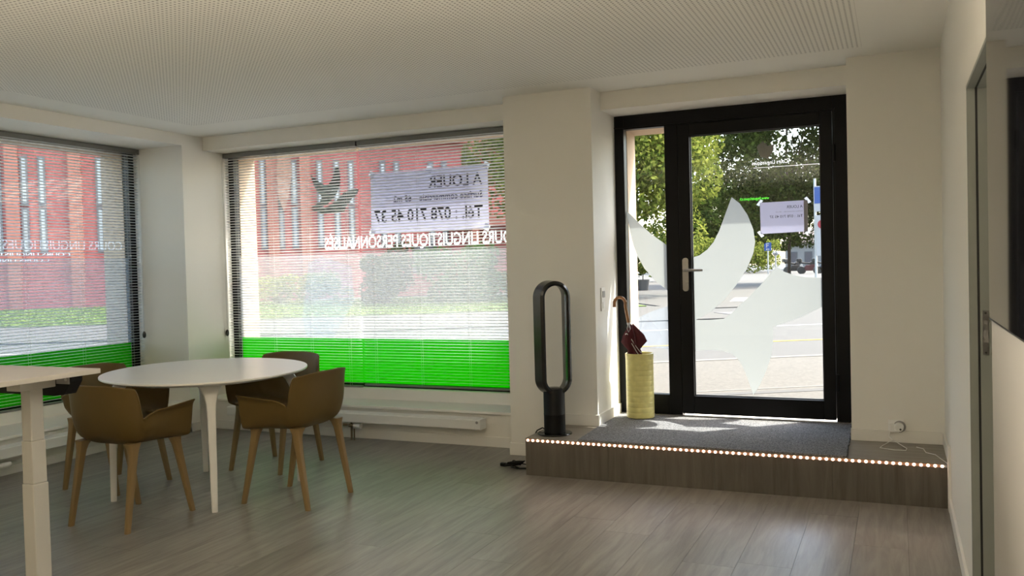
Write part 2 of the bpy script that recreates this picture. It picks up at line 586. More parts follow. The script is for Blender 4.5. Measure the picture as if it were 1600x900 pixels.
# right wall with the side doorway, a passage behind it, and the rear wall
DY0, DY1, DZ = 2.66, 3.576, 1.935
wr = struct('wall_right', MB().box(XR, XR + 0.16, DY1, YO, -0.1, ZC).box(XR, XR + 0.16, DY0, DY1, DZ, ZC), M['wall'])
obj('wall_section', MB().box(XR, XR + 0.16, YB, DY0, -0.1, ZC), M['wall'], wr)
struct('wall_passage', MB().box(1.55, 1.65, YB, YO, -0.1, ZC).box(XR + 0.16, 1.55, 4.4, 4.5, -0.1, ZC).box(XR + 0.16, 1.55, 1.2, 1.3, -0.1, ZC), M['wall'])
struct('wall_back', MB().box(XO, 1.7, YB - 0.15, YB, -0.1, ZC + 0.1), M['wall'])

# baseboards
struct('baseboard_front', MB().box(X1 - 0.010, X2 + 0.010, YP - 0.012, YP, 0.0, 0.085)
       .box(X1 - 0.012, X1, YP, 5.715, 0.0, 0.085).box(XL, X1 - 0.012, 5.703, 5.715, 0.0, 0.075), M['base'], bevel=0.002)
struct('baseboard_door', MB().box(-2.155, X2 + 0.012, YP - 0.012, YP, ZS, ZS + 0.075).box(X2, X2 + 0.012, YP, 6.02, ZS, ZS + 0.078)
       .box(X3 - 0.004, XR - 0.012, YP - 0.012, YP, ZS, ZS + 0.07), M['base'], bevel=0.002)
struct('baseboard_right', MB().box(XR - 0.012, XR, DY1 + 0.002, 4.99, 0.0, 0.075).box(XR - 0.012, XR, 5.0, YP - 0.012, ZS, ZS + 0.07)
       .box(XR - 0.014, XR, 4.92, 5.0, 0.0, ZS + 0.10), M['base'], bevel=0.002)
struct('baseboard_left', MB().box(XL, XL + 0.012, 5.50, 5.715, 0.0, 0.075).box(-5.531, XL + 0.012, 5.500, 5.512, 0.0, 0.075)
       .box(-5.531, -5.519, WY0, 5.500, 0.0, 0.060), M['base'], bevel=0.002)

# entrance step
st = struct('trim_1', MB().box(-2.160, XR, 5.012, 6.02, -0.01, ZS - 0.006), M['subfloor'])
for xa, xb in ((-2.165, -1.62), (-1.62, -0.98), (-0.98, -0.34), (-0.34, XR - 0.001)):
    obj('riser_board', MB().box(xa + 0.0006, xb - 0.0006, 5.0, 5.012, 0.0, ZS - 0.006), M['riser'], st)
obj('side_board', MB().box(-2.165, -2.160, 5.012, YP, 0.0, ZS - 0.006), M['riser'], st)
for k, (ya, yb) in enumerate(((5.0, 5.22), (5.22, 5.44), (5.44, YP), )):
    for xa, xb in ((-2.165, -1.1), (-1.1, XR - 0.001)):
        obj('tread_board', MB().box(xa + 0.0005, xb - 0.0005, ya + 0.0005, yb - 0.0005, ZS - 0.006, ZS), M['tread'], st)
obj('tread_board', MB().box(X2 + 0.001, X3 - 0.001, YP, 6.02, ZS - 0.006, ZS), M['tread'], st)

# ------------------------------------------------------------------ windows with frames, panes, films and lettering
GZ0, GZ1 = 0.352, 2.385
w2 = root('window_2')
F = MB().box(XL - 0.03, XL + 0.055, 6.06, 6.13, GZ0, GZ1).box(X1 - 0.055, X1 + 0.03, 6.06, 6.13, GZ0, GZ1)
F.box(XL, X1, 6.06, 6.13, GZ0, GZ0 + 0.028).box(XL, X1, 6.06, 6.13, GZ1 - 0.03, GZ1 + 0.02)
obj('frame', F, M['black_frame'], w2)
obj('pane', MB().box(XL + 0.05, X1 - 0.05, 6.098, 6.106, GZ0 + 0.02, GZ1 - 0.02), M['glass'], w2)
obj('green_film', MB().box(XL + 0.055, X1 - 0.055, 6.1085, 6.1089, GZ0 + 0.028, 0.748), M['green_film'], w2)
obj('frosted_band', MB().box(XL + 0.055, X1 - 0.055, 6.1085, 6.1089, 0.7485, 1.468), M['band_film'], w2)
for pts in ([(-4.64, 1.40), (-4.50, 1.45), (-4.20, 1.36), (-4.18, 1.07), (-4.40, 0.76), (-4.68, 0.756), (-4.73, 0.906)],
            [(-5.385, 1.30), (-5.31, 1.25), (-5.26, 1.08), (-5.33, 0.905), (-5.385, 0.90)]):
    obj('frosted_shape', MB().prism(pts, 'y', 6.1092, 6.1096), M['band_film2'], w2)
B1 = [(-4.595, 2.157), (-4.58, 2.119), (-4.558, 2.058), (-4.52, 2.002), (-4.484, 1.966), (-4.485, 1.94), (-4.507, 1.914), (-4.548, 1.896), (-4.598, 1.872), (-4.509, 1.866), (-4.418, 1.896), (-4.361, 1.939), (-4.327, 1.977), (-4.302, 2.022), (-4.288, 2.061), (-4.285, 2.113), (-4.289, 2.159), (-4.303, 2.206), (-4.335, 2.189), (-4.349, 2.144), (-4.371, 2.099), (-4.404, 2.061), (-4.445, 2.056), (-4.484, 2.073), (-4.532, 2.109)]
B2 = [(-4.599, 1.856), (-4.492, 1.86), (-4.411, 1.877), (-4.337, 1.915), (-4.288, 1.955), (-4.248, 1.986), (-4.176, 2.001), (-4.102, 2.0), (-4.123, 1.959), (-4.179, 1.923), (-4.236, 1.86), (-4.254, 1.822), (-4.373, 1.82), (-4.494, 1.819)]
for b in (B1, B2):
    obj('logo_leaf', MB().prism(b, 'y', 6.1085, 6.1092), M['decal_dark'], w2)
text('lettering', 'COURS LINGUISTIQUES PERSONNALISÉS', M['letter_white'], w2, (-2.640, 6.1088, 1.506), 1.826, 0.100, weight=0.012, skew=0.002)

w1 = root('window_1')
GX = -6.035
F = MB().box(GX - 0.035, GX + 0.035, 5.512 - 0.055, 5.512 + 0.03, GZ0, 2.406).box(GX - 0.035, GX + 0.035, WY0, WY0 + 0.055, GZ0, 2.406)
F.box(GX - 0.035, GX + 0.035, WY0, 5.512, GZ0, GZ0 + 0.028).box(GX - 0.035, GX + 0.035, WY0, 5.512, 2.375, 2.42)
obj('frame', F, M['black_frame'], w1)
obj('pane', MB().box(GX - 0.004, GX + 0.004, WY0 + 0.05, 5.462, GZ0 + 0.02, 2.385), M['glass'], w1)
obj('green_film', MB().box(GX - 0.0069, GX - 0.0065, WY0 + 0.055, 5.457, GZ0 + 0.028, 0.752), M['green_film'], w1)
obj('frosted_band', MB().box(GX - 0.0069, GX - 0.0065, WY0 + 0.055, 5.457, 0.7525, 1.478), M['band_film'], w1)
text('lettering', 'COURS LINGUISTIQUES PERSONNALISÉS', M['letter_reflection'], w1, (GX - 0.0066, 5.40, 1.545), 1.86, 0.078, 'side', 0.012)  # reflection of the far window's lettering, modelled as faint letters on the pane
text('lettering', 'COURS LINGUISTIQUES PERSONNALISÉS', M['letter_white'], w1, (GX - 0.0066, 4.89, 1.497), 1.4, 0.026, 'side', 0.012)
text('lettering', 'COURS LINGUISTIQUES PERSONNALISÉS', M['letter_white'], w1, (GX - 0.0072, 4.70, 1.452), 1.4, 0.026, 'side', 0.012)

# stone reveals outside the windows and the door
struct('trim_2', MB().box(XL - 0.20, XL + 0.056, 6.13, YO + 0.06, 0.10, 2.50).box(X1 - 0.02, X2 + 0.063, 6.13, YO + 0.06, 0.10, 2.50)
       .box(XL, X1, 6.13, YO + 0.06, 2.352, 2.50).box(XL, X1, 6.13, YO + 0.08, 0.25, 0.352), M['stone'])
struct('trim_3', MB().box(XO - 0.06, GX - 0.035, 5.452, 5.70, 0.10, 2.50).box(XO - 0.06, GX - 0.035, WY0, 5.452, 2.372, 2.50)
       .box(XO - 0.08, GX - 0.035, WY0, 5.452, 0.25, 0.352), M['stone'])
struct('trim_4', MB().box(X3 + 0.14, X3 + 0.40, 6.13, YO + 0.06, 0.10, 2.50).box(X2, X3 + 0.2, 6.10, YO + 0.12, 2.285, 2.50), M['stone'])
struct('wall_outer', MB().box(XO, 6.0, YO - 0.01, YO + 0.03, 2.50, 7.0).box(XO - 0.03, XO, -6, YO + 0.03, 2.50, 7.0)
       .box(X3 + 0.4, 6.0, YO, YO + 0.03, 0.0, 2.50).box(XO - 0.03, XO, -6, WY0, 0.0, 2.50), M['render'])

# ------------------------------------------------------------------ entrance door
d1 = root('door_1')
FX0, FX1, FZ1 = -1.885, X3 + 0.03, 2.392
F = MB().box(FX0, -1.783, 6.03, 6.10, ZS, FZ1).box(-0.375, FX1, 6.03, 6.10, ZS, FZ1)
F.box(-1.783, -0.375, 6.03, 6.10, 2.281, FZ1).box(-1.488, -1.395, 6.03, 6.10, ZS, 2.281).box(-1.783, -1.488, 6.03, 6.10, ZS, 0.384)
obj('frame', F, M['black_frame'], d1, bevel=0.003)
obj('frame_bead', MB().box(FX0 + 0.02, -0.36, 6.022, 6.03, 2.292, 2.300).box(-0.372, -0.364, 6.022, 6.03, ZS + 0.02, 2.300), M['black_frame'], d1)
obj('sidelight_pane', MB().box(-1.790, -1.482, 6.062, 6.070, 0.378, 2.287), M['glass'], d1)
obj('threshold', MB().box(-1.86, -0.275, 5.995, 6.03, ZS, ZS + 0.012), M['steel'], d1, bevel=0.003)
F = MB().box(-1.392, -1.309, 6.018, 6.085, ZS + 0.022, 2.279).box(-0.452, -0.378, 6.018, 6.085, ZS + 0.022, 2.279)
F.box(-1.309, -0.452, 6.018, 6.085, 2.197, 2.279).box(-1.309, -0.452, 6.018, 6.085, ZS + 0.022, 0.383)
lf = obj('leaf', F, M['black_frame'], d1, bevel=0.004)
obj('leaf_pane', MB().box(-1.316, -0.445, 6.060, 6.068, 0.376, 2.204), M['glass'], d1)
obj('glazing_bead', MB().box(-1.309, -1.303, 6.045, 6.060, 0.383, 2.197).box(-0.458, -0.452, 6.045, 6.060, 0.383, 2.197)
    .box(-1.303, -0.458, 6.045, 6.060, 0.383, 0.389).box(-1.303, -0.458, 6.045, 6.060, 2.191, 2.197), M['gasket'], d1)
# handle: rounded plate, lever on a neck, cylinder
pl = []
for k in range(24):
    a = 2 * math.pi * k / 24
    pl.append((-1.351 + 0.021 * math.cos(a), (1.329 if math.sin(a) >= 0 else 1.137) + 0.021 * math.sin(a)))
hp = obj('handle_plate', MB().prism(pl, 'y', 6.006, 6.018), M['steel'], lf, smooth=True)
obj('lever', MB().tube([(-1.351, 6.008, 1.264), (-1.351, 5.975, 1.264), (-1.345, 5.966, 1.264), (-1.325, 5.962, 1.264), (-1.235, 5.962, 1.262), (-1.224, 5.966, 1.262)],
                       [0.010, 0.010, 0.011, 0.010, 0.009, 0.008], 12), M['steel'], lf, smooth=True)
obj('lock_cylinder', MB().rings([[(-1.348 + r_ * math.cos(2 * math.pi * i / 16), y_, 1.178 + r_ * math.sin(2 * math.pi * i / 16)) for i in range(16)]
                                for r_, y_ in ((0.013, 6.01), (0.013, 5.995), (0.009, 5.994))]), M['steel'], lf, smooth=True)
obj('hinge', MB().tube([(-0.366, 6.014, 0.45), (-0.366, 6.014, 0.56)], 0.010).tube([(-0.366, 6.014, 1.95), (-0.366, 6.014, 2.06)], 0.010), M['black_frame'], d1, smooth=True)

DA = [(-1.035, 1.759), (-0.98, 1.712), (-0.93, 1.631), (-0.894, 1.533), (-0.883, 1.445), (-0.897, 1.367), (-0.937, 1.272), (-1.017, 1.151), (-1.097, 1.054), (-1.187, 0.974), (-1.264, 0.93), (-1.308, 0.907), (-1.308, 1.092), (-1.308, 1.353), (-1.264, 1.365), (-1.209, 1.404), (-1.164, 1.455), (-1.123, 1.534), (-1.086, 1.629)]
DB = [(-0.747, 1.276), (-0.702, 1.241), (-0.636, 1.214), (-0.563, 1.199), (-0.453, 1.193), (-0.453, 1.1), (-0.453, 1.002), (-0.526, 0.968), (-0.58, 0.938), (-0.683, 0.899), (-0.775, 0.864), (-0.777, 0.773), (-0.791, 0.668), (-0.827, 0.563), (-0.871, 0.465), (-0.915, 0.397), (-0.939, 0.471), (-0.964, 0.546), (-0.989, 0.603), (-1.014, 0.642), (-1.039, 0.668), (-1.069, 0.685), (-1.126, 0.698), (-1.21, 0.701), (-1.308, 0.695), (-1.308, 0.799), (-1.308, 0.912), (-1.206, 0.912), (-1.104, 0.921), (-1.042, 0.965), (-0.994, 1.018), (-0.924, 1.079), (-0.859, 1.144), (-0.803, 1.208)]
SA = [(-1.782, 1.70), (-1.74, 1.66), (-1.686, 1.603), (-1.603, 1.526), (-1.489, 1.440), (-1.489, 1.276), (-1.489, 1.118), (-1.578, 1.186), (-1.66, 1.28), (-1.71, 1.373), (-1.741, 1.46), (-1.765, 1.57)]
SB = [(-1.489, 1.012), (-1.606, 0.976), (-1.702, 0.934), (-1.782, 0.892), (-1.782, 0.809), (-1.754, 0.734), (-1.65, 0.722), (-1.489, 0.701)]
lp = [c for c in d1.children if c.name.startswith('leaf_pane')][0]
sp = [c for c in d1.children if c.name.startswith('sidelight_pane')][0]
for pts, par in ((DA, lp), (DB, lp), (SA, sp), (SB, sp)):
    obj('frosted_leaf_film', MB().prism(pts, 'y', 6.0705, 6.0710), M['door_film'] if pts is not SB else M['band_film2'], par)
obj('logo_sticker', MB().prism([(-0.862, 2.09), (-0.82, 2.125), (-0.79, 2.09), (-0.745, 2.10), (-0.76, 2.04), (-0.79, 2.005), (-0.84, 2.02)], 'y', 6.0705, 6.071), M['decal_grey'], lp)
text('lettering', 'Cours Linguistiques', M['letter_white'], lp, (-0.66, 6.071, 1.968), 0.235, 0.026)
obj('rule', MB().box(-0.885, -0.455, 6.0705, 6.071, 1.946, 1.949), M['letter_white'], lp)
text('lettering', 'www.linguistiques.ch', M['letter_green'], lp, (-0.785, 6.071, 1.732), 0.195, 0.020)

# ------------------------------------------------------------------ side doorway on the right wall
d2 = root('door_2')
obj('jamb', MB().box(XR, XR + 0.027, DY1 - 0.012, DY1 + 0.002, 0.0, DZ).box(XR + 0.035, XR + 0.16, DY1 - 0.016, DY1 + 0.002, 0.0, DZ - 0.004), M['jamb'], d2)
obj('jamb', MB().box(XR, XR + 0.16, DY0 - 0.002, DY0 + 0.014, 0.0, DZ), M['jamb'], d2)
obj('head', MB().box(XR, XR + 0.027, DY0, DY1 - 0.012, DZ - 0.012, DZ + 0.001).box(XR + 0.035, XR + 0.16, DY0, DY1 - 0.016, DZ - 0.016, DZ + 0.001), M['jamb'], d2)
obj('seal', MB().box(XR + 0.027, XR + 0.035, DY1 - 0.010, DY1 + 0.002, 0.0, DZ).box(XR + 0.027, XR + 0.035, DY0, DY1 - 0.010, DZ - 0.010, DZ), M['gasket'], d2)
sk = obj('strike_plate', MB().box(XR + 0.042, XR + 0.062, DY1 - 0.018, DY1 - 0.016, 0.955, 1.115), M['steel'], d2)
obj('latch_slot', MB().box(XR + 0.046, XR + 0.060, DY1 - 0.0186, DY1 - 0.018, 1.0, 1.045), M['grey_plastic'], sk)
for z in (1.107, 0.963):
    obj('screw', MB().rings([[(XR + 0.052 + 0.004 * math.cos(i), DY1 - y_, z + 0.004 * math.sin(i)) for i in [2 * math.pi * k / 10 for k in range(10)]] for y_ in (0.018, 0.0188)]), M['knob'], sk)
obj('bolt_ring', MB().rings([[(XR + 0.052 + 0.007 * math.cos(i), DY1 - y_, 1.073 + 0.007 * math.sin(i)) for i in [2 * math.pi * k / 12 for k in range(12)]] for y_ in (0.018, 0.0195)]), M['grey_plastic'], sk)

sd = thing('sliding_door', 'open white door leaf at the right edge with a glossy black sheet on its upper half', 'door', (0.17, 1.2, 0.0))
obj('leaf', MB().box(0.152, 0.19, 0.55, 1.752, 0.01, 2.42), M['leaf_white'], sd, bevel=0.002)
# the sheet is slightly buckled, so its reflections wobble
ny, nz = 40, 40
G = MB()
vs = []
for i in range(ny + 1):
    for j in range(nz + 1):
        yy = 0.6 + (1.752 - 0.6) * i / ny
        zz = 1.207 + (2.40 - 1.207) * j / nz
        edge = min(1, 4 * (1 - i / ny) + 0.2)
        dx = 0.00012 * edge * (math.sin(zz * 8.0 + 1.2) * 0.8 + 0.5 * math.sin(yy * 13 + zz * 4))
        vs.append((0.1488 + dx, yy, zz))
fs = [(i * (nz + 1) + j, (i + 1) * (nz + 1) + j, (i + 1) * (nz + 1) + j + 1, i * (nz + 1) + j + 1) for i in range(ny) for j in range(nz)]
G.add(vs, fs)
gs = obj('black_sheet', G, M['black_screen'], sd)
for p in gs.data.polygons:
    p.use_smooth = True
obj('sheet_edge', MB().box(0.1484, 0.152, 0.6, 1.752, 1.2045, 1.207), M['black_matt'], sd)

# ------------------------------------------------------------------ venetian blinds
def slat_mesh(axis, a, b, name):
    """crowned slat: outer edge lower, tilted about its long axis; centred on z = 0"""
    hw, tilt, t = 0.0135, R(12), 0.0005
    top, bot = [], []
    for k in range(5):
        u = -1 + k / 2.0
        d, h_ = u * hw, 0.0022 * (1 - u * u)
        dd = d * math.cos(tilt) + h_ * math.sin(tilt)          # outwards
        zz = -d * math.sin(tilt) + h_ * math.cos(tilt)
        top.append((dd, zz + t))
        bot.append((dd, zz - t))
    prof = top + bot[::-1]
    mb = MB()
    if axis == 'x':
        mb.rings([[(t_, p[0], p[1]) for p in prof] for t_ in (a, b)])
    else:
        mb.rings([[(-p[0], t_, p[1]) for p in prof] for t_ in (a, b)])
    me = mb.mesh(name)
    me.materials.append(M['slat'])
    for p in me.polygons:
        p.use_smooth = len(p.vertices) == 4
    return me

def blind(label, axis, a, b, c, ztop, zbot, knob=None, group='venetian blinds in the shop windows'):
    mid = (a + b) / 2
    loc = (mid, c, zbot) if axis == 'x' else (c, mid, zbot)
    t = thing('venetian_blind', label, 'blind', loc, 0, group)
    L = (b - a) / 2
    def bar(l0, l1, d0, d1, z0, z1):
        return MB().box(l0, l1, d0, d1, z0, z1) if axis == 'x' else MB().box(-d1, -d0, l0, l1, z0, z1)
    H = ztop - zbot
    obj('headrail', bar(-L, L, -0.022, 0.022, H - 0.042, H - 0.002), M['rail'], t, local=True, bevel=0.003)
    obj('end_cap', bar(L - 0.004, L, -0.024, 0.023, H - 0.044, H - 0.001), M['grey_plastic'], t, local=True)
    obj('bottom_rail', bar(-L + 0.005, L - 0.005, -0.013, 0.013, 0.0, 0.016), M['rail'], t, local=True, bevel=0.003)
    me = slat_mesh(axis, -L + 0.005, L - 0.005, 'slat')
    pitch = 0.0236
    n = int((H - 0.06 - 0.02) / pitch)
    for k in range(n + 1):
        s = bpy.data.objects.new('slat', me)
        COL.objects.link(s)
        s.parent = t
        s.location = (0, 0, H - 0.058 - k * pitch)
    nc = 4
    for k in range(nc):
        u = -L + 0.12 + (2 * L - 0.24) * k / (nc - 1)
        for dd in (-0.0145, 0.0145):
            obj('ladder_cord', bar(u - 0.0006, u + 0.0006, dd - 0.0006, dd + 0.0006, 0.01, H - 0.04), M['cord'], t, local=True)
    if knob:
        u, zk = knob
        d0 = -0.045
        def P(l, d, z):
            return (l, d, z) if axis == 'x' else (-d, l, z)
        obj('pull_cord', MB().tube([P(u, -0.02, H - 0.03), P(u, d0, H - 0.08), P(u, d0, zk - zbot + 0.02)], 0.0012, 6)
            .tube([P(u + 0.012, -0.02, H - 0.03), P(u + 0.014, d0, H - 0.08), P(u + 0.006, d0, zk - zbot + 0.02)], 0.0012, 6), M['cord'], t, local=True)
        kb = MB()
        kb.rings([[tuple(Vector(P(u + 0.003, d0, zk - zbot)) + Vector((r_ * math.cos(q), r_ * math.sin(q), z_))) for q in [2 * math.pi * i / 14 for i in range(14)]]
                  for r_, z_ in ((0.006, -0.028), (0.013, -0.018), (0.015, 0.0), (0.012, 0.018), (0.005, 0.028))])
        obj('cord_knob', kb, M['knob'], t, local=True, smooth=True)
    return t

blind('white venetian blind covering the left half of the window behind the round table', 'x', XL + 0.006, -4.045, 6.005, 2.384, 0.355, knob=(-0.690, 0.80))
blind('white venetian blind over the for rent poster, right half of the far window', 'x', -4.030, X1 - 0.004, 6.005, 2.384, 0.372)
blind('white venetian blind nearest the room corner in the left wall window', 'y', 3.83, 5.505, -5.945, 2.404, 0.355, knob=(0.80, 0.82))
blind('white venetian blind in the left wall window, the one cut off by the photo edge', 'y', 2.25, 3.815, -5.945, 2.404, 0.355)

# ------------------------------------------------------------------ posters
ps = thing('poster', 'large white for rent poster taped to the window behind the blind', 'poster', (-3.44, 6.094, 1.62))
W0, W1 = -3.985, -2.900
obj('sheet', MB().prism([(W0, 1.625), (-3.44, 1.622), (W1, 1.631), (W1 + 0.0, 2.118), (W0 + 0.01, 2.116)], 'y', 6.0960, 6.0966), M['paper'], ps)
text('lettering', 'A LOUER', M['print'], ps, (-2.950, 6.0952, 1.972), 0.48, 0.092, weight=0.016)
text('lettering', 'Surface commerciale – 65 m2', M['print'], ps, (-2.950, 6.0952, 1.872), 0.81, 0.050, weight=0.012)
text('lettering', 'Tél. : 078 710 45 37', M['print'], ps, (-2.950, 6.0952, 1.712), 1.0, 0.098, weight=0.016)
for cx, cz in ((W0 + 0.02, 2.112), (-3.42, 2.118), (W1 - 0.01, 2.115), (W0 + 0.01, 1.63), (W1 - 0.02, 1.635)):
    obj('tape', MB().prism([(cx - 0.035, cz - 0.012), (cx + 0.012, cz - 0.034), (cx + 0.035, cz + 0.012), (cx - 0.012, cz + 0.034)], 'y', 6.0946, 6.0950), M['tape'], ps)
pd = thing('poster', 'small white for rent notice taped at its corners to the door glass', 'poster', (-0.69, 6.055, 1.5))
obj('sheet', MB().prism([(-0.843, 1.497), (-0.537, 1.504), (-0.537, 1.711), (-0.845, 1.709)], 'y', 6.0560, 6.0564), M['paper'], pd)
obj('folded_edge', MB().prism([(-0.5625, 1.5035), (-0.537, 1.504), (-0.537, 1.711), (-0.5625, 1.711)], 'y', 6.0552, 6.0559), M['paper_fold'], pd)
text('lettering', 'A LOUER', M['print'], pd, (-0.570, 6.0555, 1.663), 0.102, 0.019, weight=0.004)
text('lettering', 'Surface commerciale – 65 m2', M['decal_grey'], pd, (-0.570, 6.0555, 1.638), 0.172, 0.007)
text('lettering', 'Tél. : 078 710 45 37', M['print'], pd, (-0.570, 6.0555, 1.601), 0.212, 0.018, weight=0.002)
for cx, cz, s in ((-0.845, 1.709, 1), (-0.537, 1.711, -1), (-0.843, 1.497, -1), (-0.537, 1.504, 1)):
    a = 0.024
    obj('tape', MB().prism([(cx - a * 0.95, cz - s * a * 0.55), (cx - a * 0.2, cz - s * a * 0.95), (cx + a * 0.95, cz + s * a * 0.55), (cx + a * 0.2, cz + s * a * 0.95)], 'y', 6.0535, 6.0540), M['tape'], pd)

# ------------------------------------------------------------------ door mat, LED strip
mt = MB()
pts = [(-1.815, 5.006)]
random.seed(7)
for k in range(40):
    pts.append((-0.262 + random.uniform(-0.006, 0.004) - 0.0005 * k, 5.004 + (6.005 - 5.004) * k / 39))
pts.append((-1.832, 6.005))
pts.append((-1.832, 5.50))
mat_o = obj('door_mat', mt.prism(pts, 'z', ZS + 0.0005, ZS + 0.010), M['carpet'])
tag(mat_o, 'charcoal carpet mat on the entrance step in front of the door', 'door mat')

ld = thing('led_strip', 'glowing warm white light strip along the top edge of the entrance step', 'light strip', (-2.16, 4.998, ZS))
obj('strip', MB().box(-2.160, 0.215, 4.9955, 4.9995, ZS - 0.019, ZS - 0.004), M['led_strip'], ld)
obj('end_connector', MB().box(0.195, 0.234, 4.993, 4.9995, ZS - 0.018, ZS - 0.002), M['grey_plastic'], ld)
me_a = MB().rings([[(0.0082 * math.cos(q), y_, 0.0078 * math.sin(q)) for q in [2 * math.pi * i / 10 for i in range(10)]] for y_ in (0.0, -0.003)]).mesh('diode')
me_a.materials.append(M['led'])
me_b = MB().box(-0.0040, 0.0040, -0.0012, 0.0, -0.0040, 0.0040).mesh('diode_chip')
me_b.materials.append(M['led_core'])
nl = 71
for k in range(nl):
    d = bpy.data.objects.new('diode', me_a)
    COL.objects.link(d)
    d.parent = ld
    d.location = (0.015 + k * (2.345 / (nl - 1)), -0.0025, -0.0115)
    c = bpy.data.objects.new('diode_chip', me_b)
    COL.objects.link(c)
    c.parent = d
    c.location = (0, -0.0030, 0)

# ------------------------------------------------------------------ bladeless fan
FXC, FYC = -2.035, 5.185
fn = thing('tower_fan', 'black bladeless tower fan with a tall oval loop, on the left end of the step', 'fan', (FXC, FYC, ZS))
obj('base_plate', MB().lathe(FXC, FYC, [(0.110, ZS), (0.112, ZS + 0.004), (0.108, ZS + 0.010), (0.070, ZS + 0.013)], 48), M['black_gloss'], fn, smooth=True)
obj('body', MB().lathe(FXC, FYC, [(0.069, ZS + 0.011), (0.069, 0.36), (0.0700, 0.362), (0.0700, 0.366), (0.069, 0.368), (0.069, 0.515), (0.064, 0.53)], 48), M['black_matt'], fn, smooth=True)
az = R(-47)                      # loop axis, turned from -y towards +x
ax = Vector((math.sin(-az), -math.cos(az), 0))
sx = Vector((math.cos(az), -math.sin(-az) * -1, 0))
sx = Vector((ax.y * -1, ax.x, 0))
zc0, zc1, ro, ri = 0.595, 1.115, 0.106, 0.080
loop = []
NL = 72
sec = [(-0.055, 0.000), (-0.050, -0.012), (0.030, -0.030), (0.055, -0.030), (0.061, -0.015), (0.052, 0.0), (-0.050, 0.004)]
def stadium(t, r):
    """t in 0..1 round the stadium; returns centre-line point offset r"""
    a = 2 * math.pi * t
    cz = zc1 if math.sin(a) >= 0 else zc0
    return r * math.cos(a), cz + r * math.sin(a)
for k in range(NL):
    ring = []
    for d_, off in sec:
        h_, z_ = stadium(k / NL, ro + off)
        p = Vector((FXC, FYC, 0)) + sx * h_ + ax * d_
        ring.append((p.x, p.y, z_))
    loop.append(ring)
lm = MB()
nn = len(sec)
vs = [p for r_ in loop for p in r_]
fs = [(k * nn + i, k * nn + (i + 1) % nn, ((k + 1) % NL) * nn + (i + 1) % nn, ((k + 1) % NL) * nn + i) for k in range(NL) for i in range(nn)]
obj('loop', lm.add(vs, fs), M['black_gloss'], fn, smooth=True)
obj('neck', MB().lathe(FXC, FYC, [(0.064, 0.505), (0.058, 0.525), (0.040, 0.535)], 32), M['black_gloss'], fn, smooth=True)
obj('cord', MB().tube([(FXC - 0.07, FYC + 0.02, ZS + 0.02), (-2.13, FYC + 0.02, ZS + 0.03), (-2.165, FYC + 0.015, ZS + 0.012), (-2.185, FYC - 0.01, ZS - 0.03), (-2.19, 5.15, 0.06), (-2.20, 5.13, 0.012),
                       (-2.26, 5.12, 0.006), (-2.31, 5.16, 0.006), (-2.335, 5.20, 0.006)], 0.0045), M['black_matt'], fn, smooth=True)

cb = thing('power_cable', 'bundled black power cable lying on the floor left of the step', 'cable', (-2.34, 5.18, 0.0))
loops = []
for k in range(60):
    a = k / 59 * 2 * math.pi * 4
    loops.append((-2.345 + 0.045 * math.cos(a) + 0.0006 * k, 5.185 + 0.022 * math.sin(a) + 0.03 * math.cos(a) + 0.02 * math.sin(k * .7) * .3, 0.006 + 0.0005 * k))
obj('coil', MB().tube(loops, 0.0042), M['black_matt'], cb, smooth=True)
obj('tie', MB().rings([[(-2.335 + dx_, 5.19 + 0.022 * math.cos(q), 0.020 + 0.021 * math.sin(q)) for q in [2 * math.pi * i / 12 for i in range(12)]] for dx_ in (-0.006, 0.006)]), M['black_matt'], cb)
obj('plug', MB().box(-2.425, -2.385, 5.165, 5.190, 0.001, 0.022), M['black_matt'], cb, bevel=0.004)
obj('lead', MB().tube([(-2.31, 5.21, 0.02), (-2.26, 5.23, 0.008), (-2.20, 5.24, 0.006), (-2.175, 5.245, 0.006)], 0.0042), M['black_matt'], cb, smooth=True)
obj('lead', MB().tube([(-2.33, 5.14, 0.006), (-2.28, 5.115, 0.006), (-2.22, 5.125, 0.006), (-2.178, 5.15, 0.006)], 0.0042), M['black_matt'], cb, smooth=True)

# ------------------------------------------------------------------ umbrella and its stand
UX, UY = -1.655, 5.865
us = thing('umbrella_stand', 'tall olive glazed ceramic cylinder vase on the mat by the door', 'umbrella stand', (UX, UY, ZS + 0.010))
z0 = ZS + 0.010
prof = [(0.088, z0), (0.096, z0 + 0.006)]
for k in range(1, 12):
    z = z0 + 0.006 + k * 0.0365
    prof += [(0.0965, z - 0.0012), (0.0959, z), (0.0965, z + 0.0012)]
prof += [(0.0985, 0.683), (0.0985, 0.692), (0.094, 0.695), (0.088, 0.690), (0.086, 0.50), (0.086, z0 + 0.02), (0.01, z0 + 0.018)]
obj('vase', MB().lathe(UX, UY, prof, 56), M['ceramic'], us, smooth=True)
um = thing('umbrella', 'burgundy umbrella with a curved wooden handle standing in the olive vase', 'umbrella', (UX - 0.03, UY, z0 + 0.03))
sh = [(-1.655, 5.885, z0 + 0.03), (-1.690, 5.845, 0.70), (-1.722, 5.80, 0.98)]
obj('shaft', MB().tube([sh[0], sh[1], (-1.714, 5.812, 0.93)], 0.006), M['steel'], um, smooth=True)
hk = [(-1.712, 5.815, 0.905), (-1.722, 5.80, 0.985), (-1.728, 5.795, 1.03)]
for k in range(9):
    a = R(8) + math.pi * k / 8
    hk.append((-1.765 + 0.040 * math.cos(a), 5.79, 1.045 + 0.042 * math.sin(a)))
hk.append((-1.806, 5.79, 1.020))
obj('handle', MB().tube(hk, [0.011] * len(hk), 12), M['cane'], um, smooth=True)
obj('collar', MB().tube([(-1.7105, 5.817, 0.897), (-1.7125, 5.8145, 0.912)], 0.0125, 12), M['silver'], um, smooth=True)
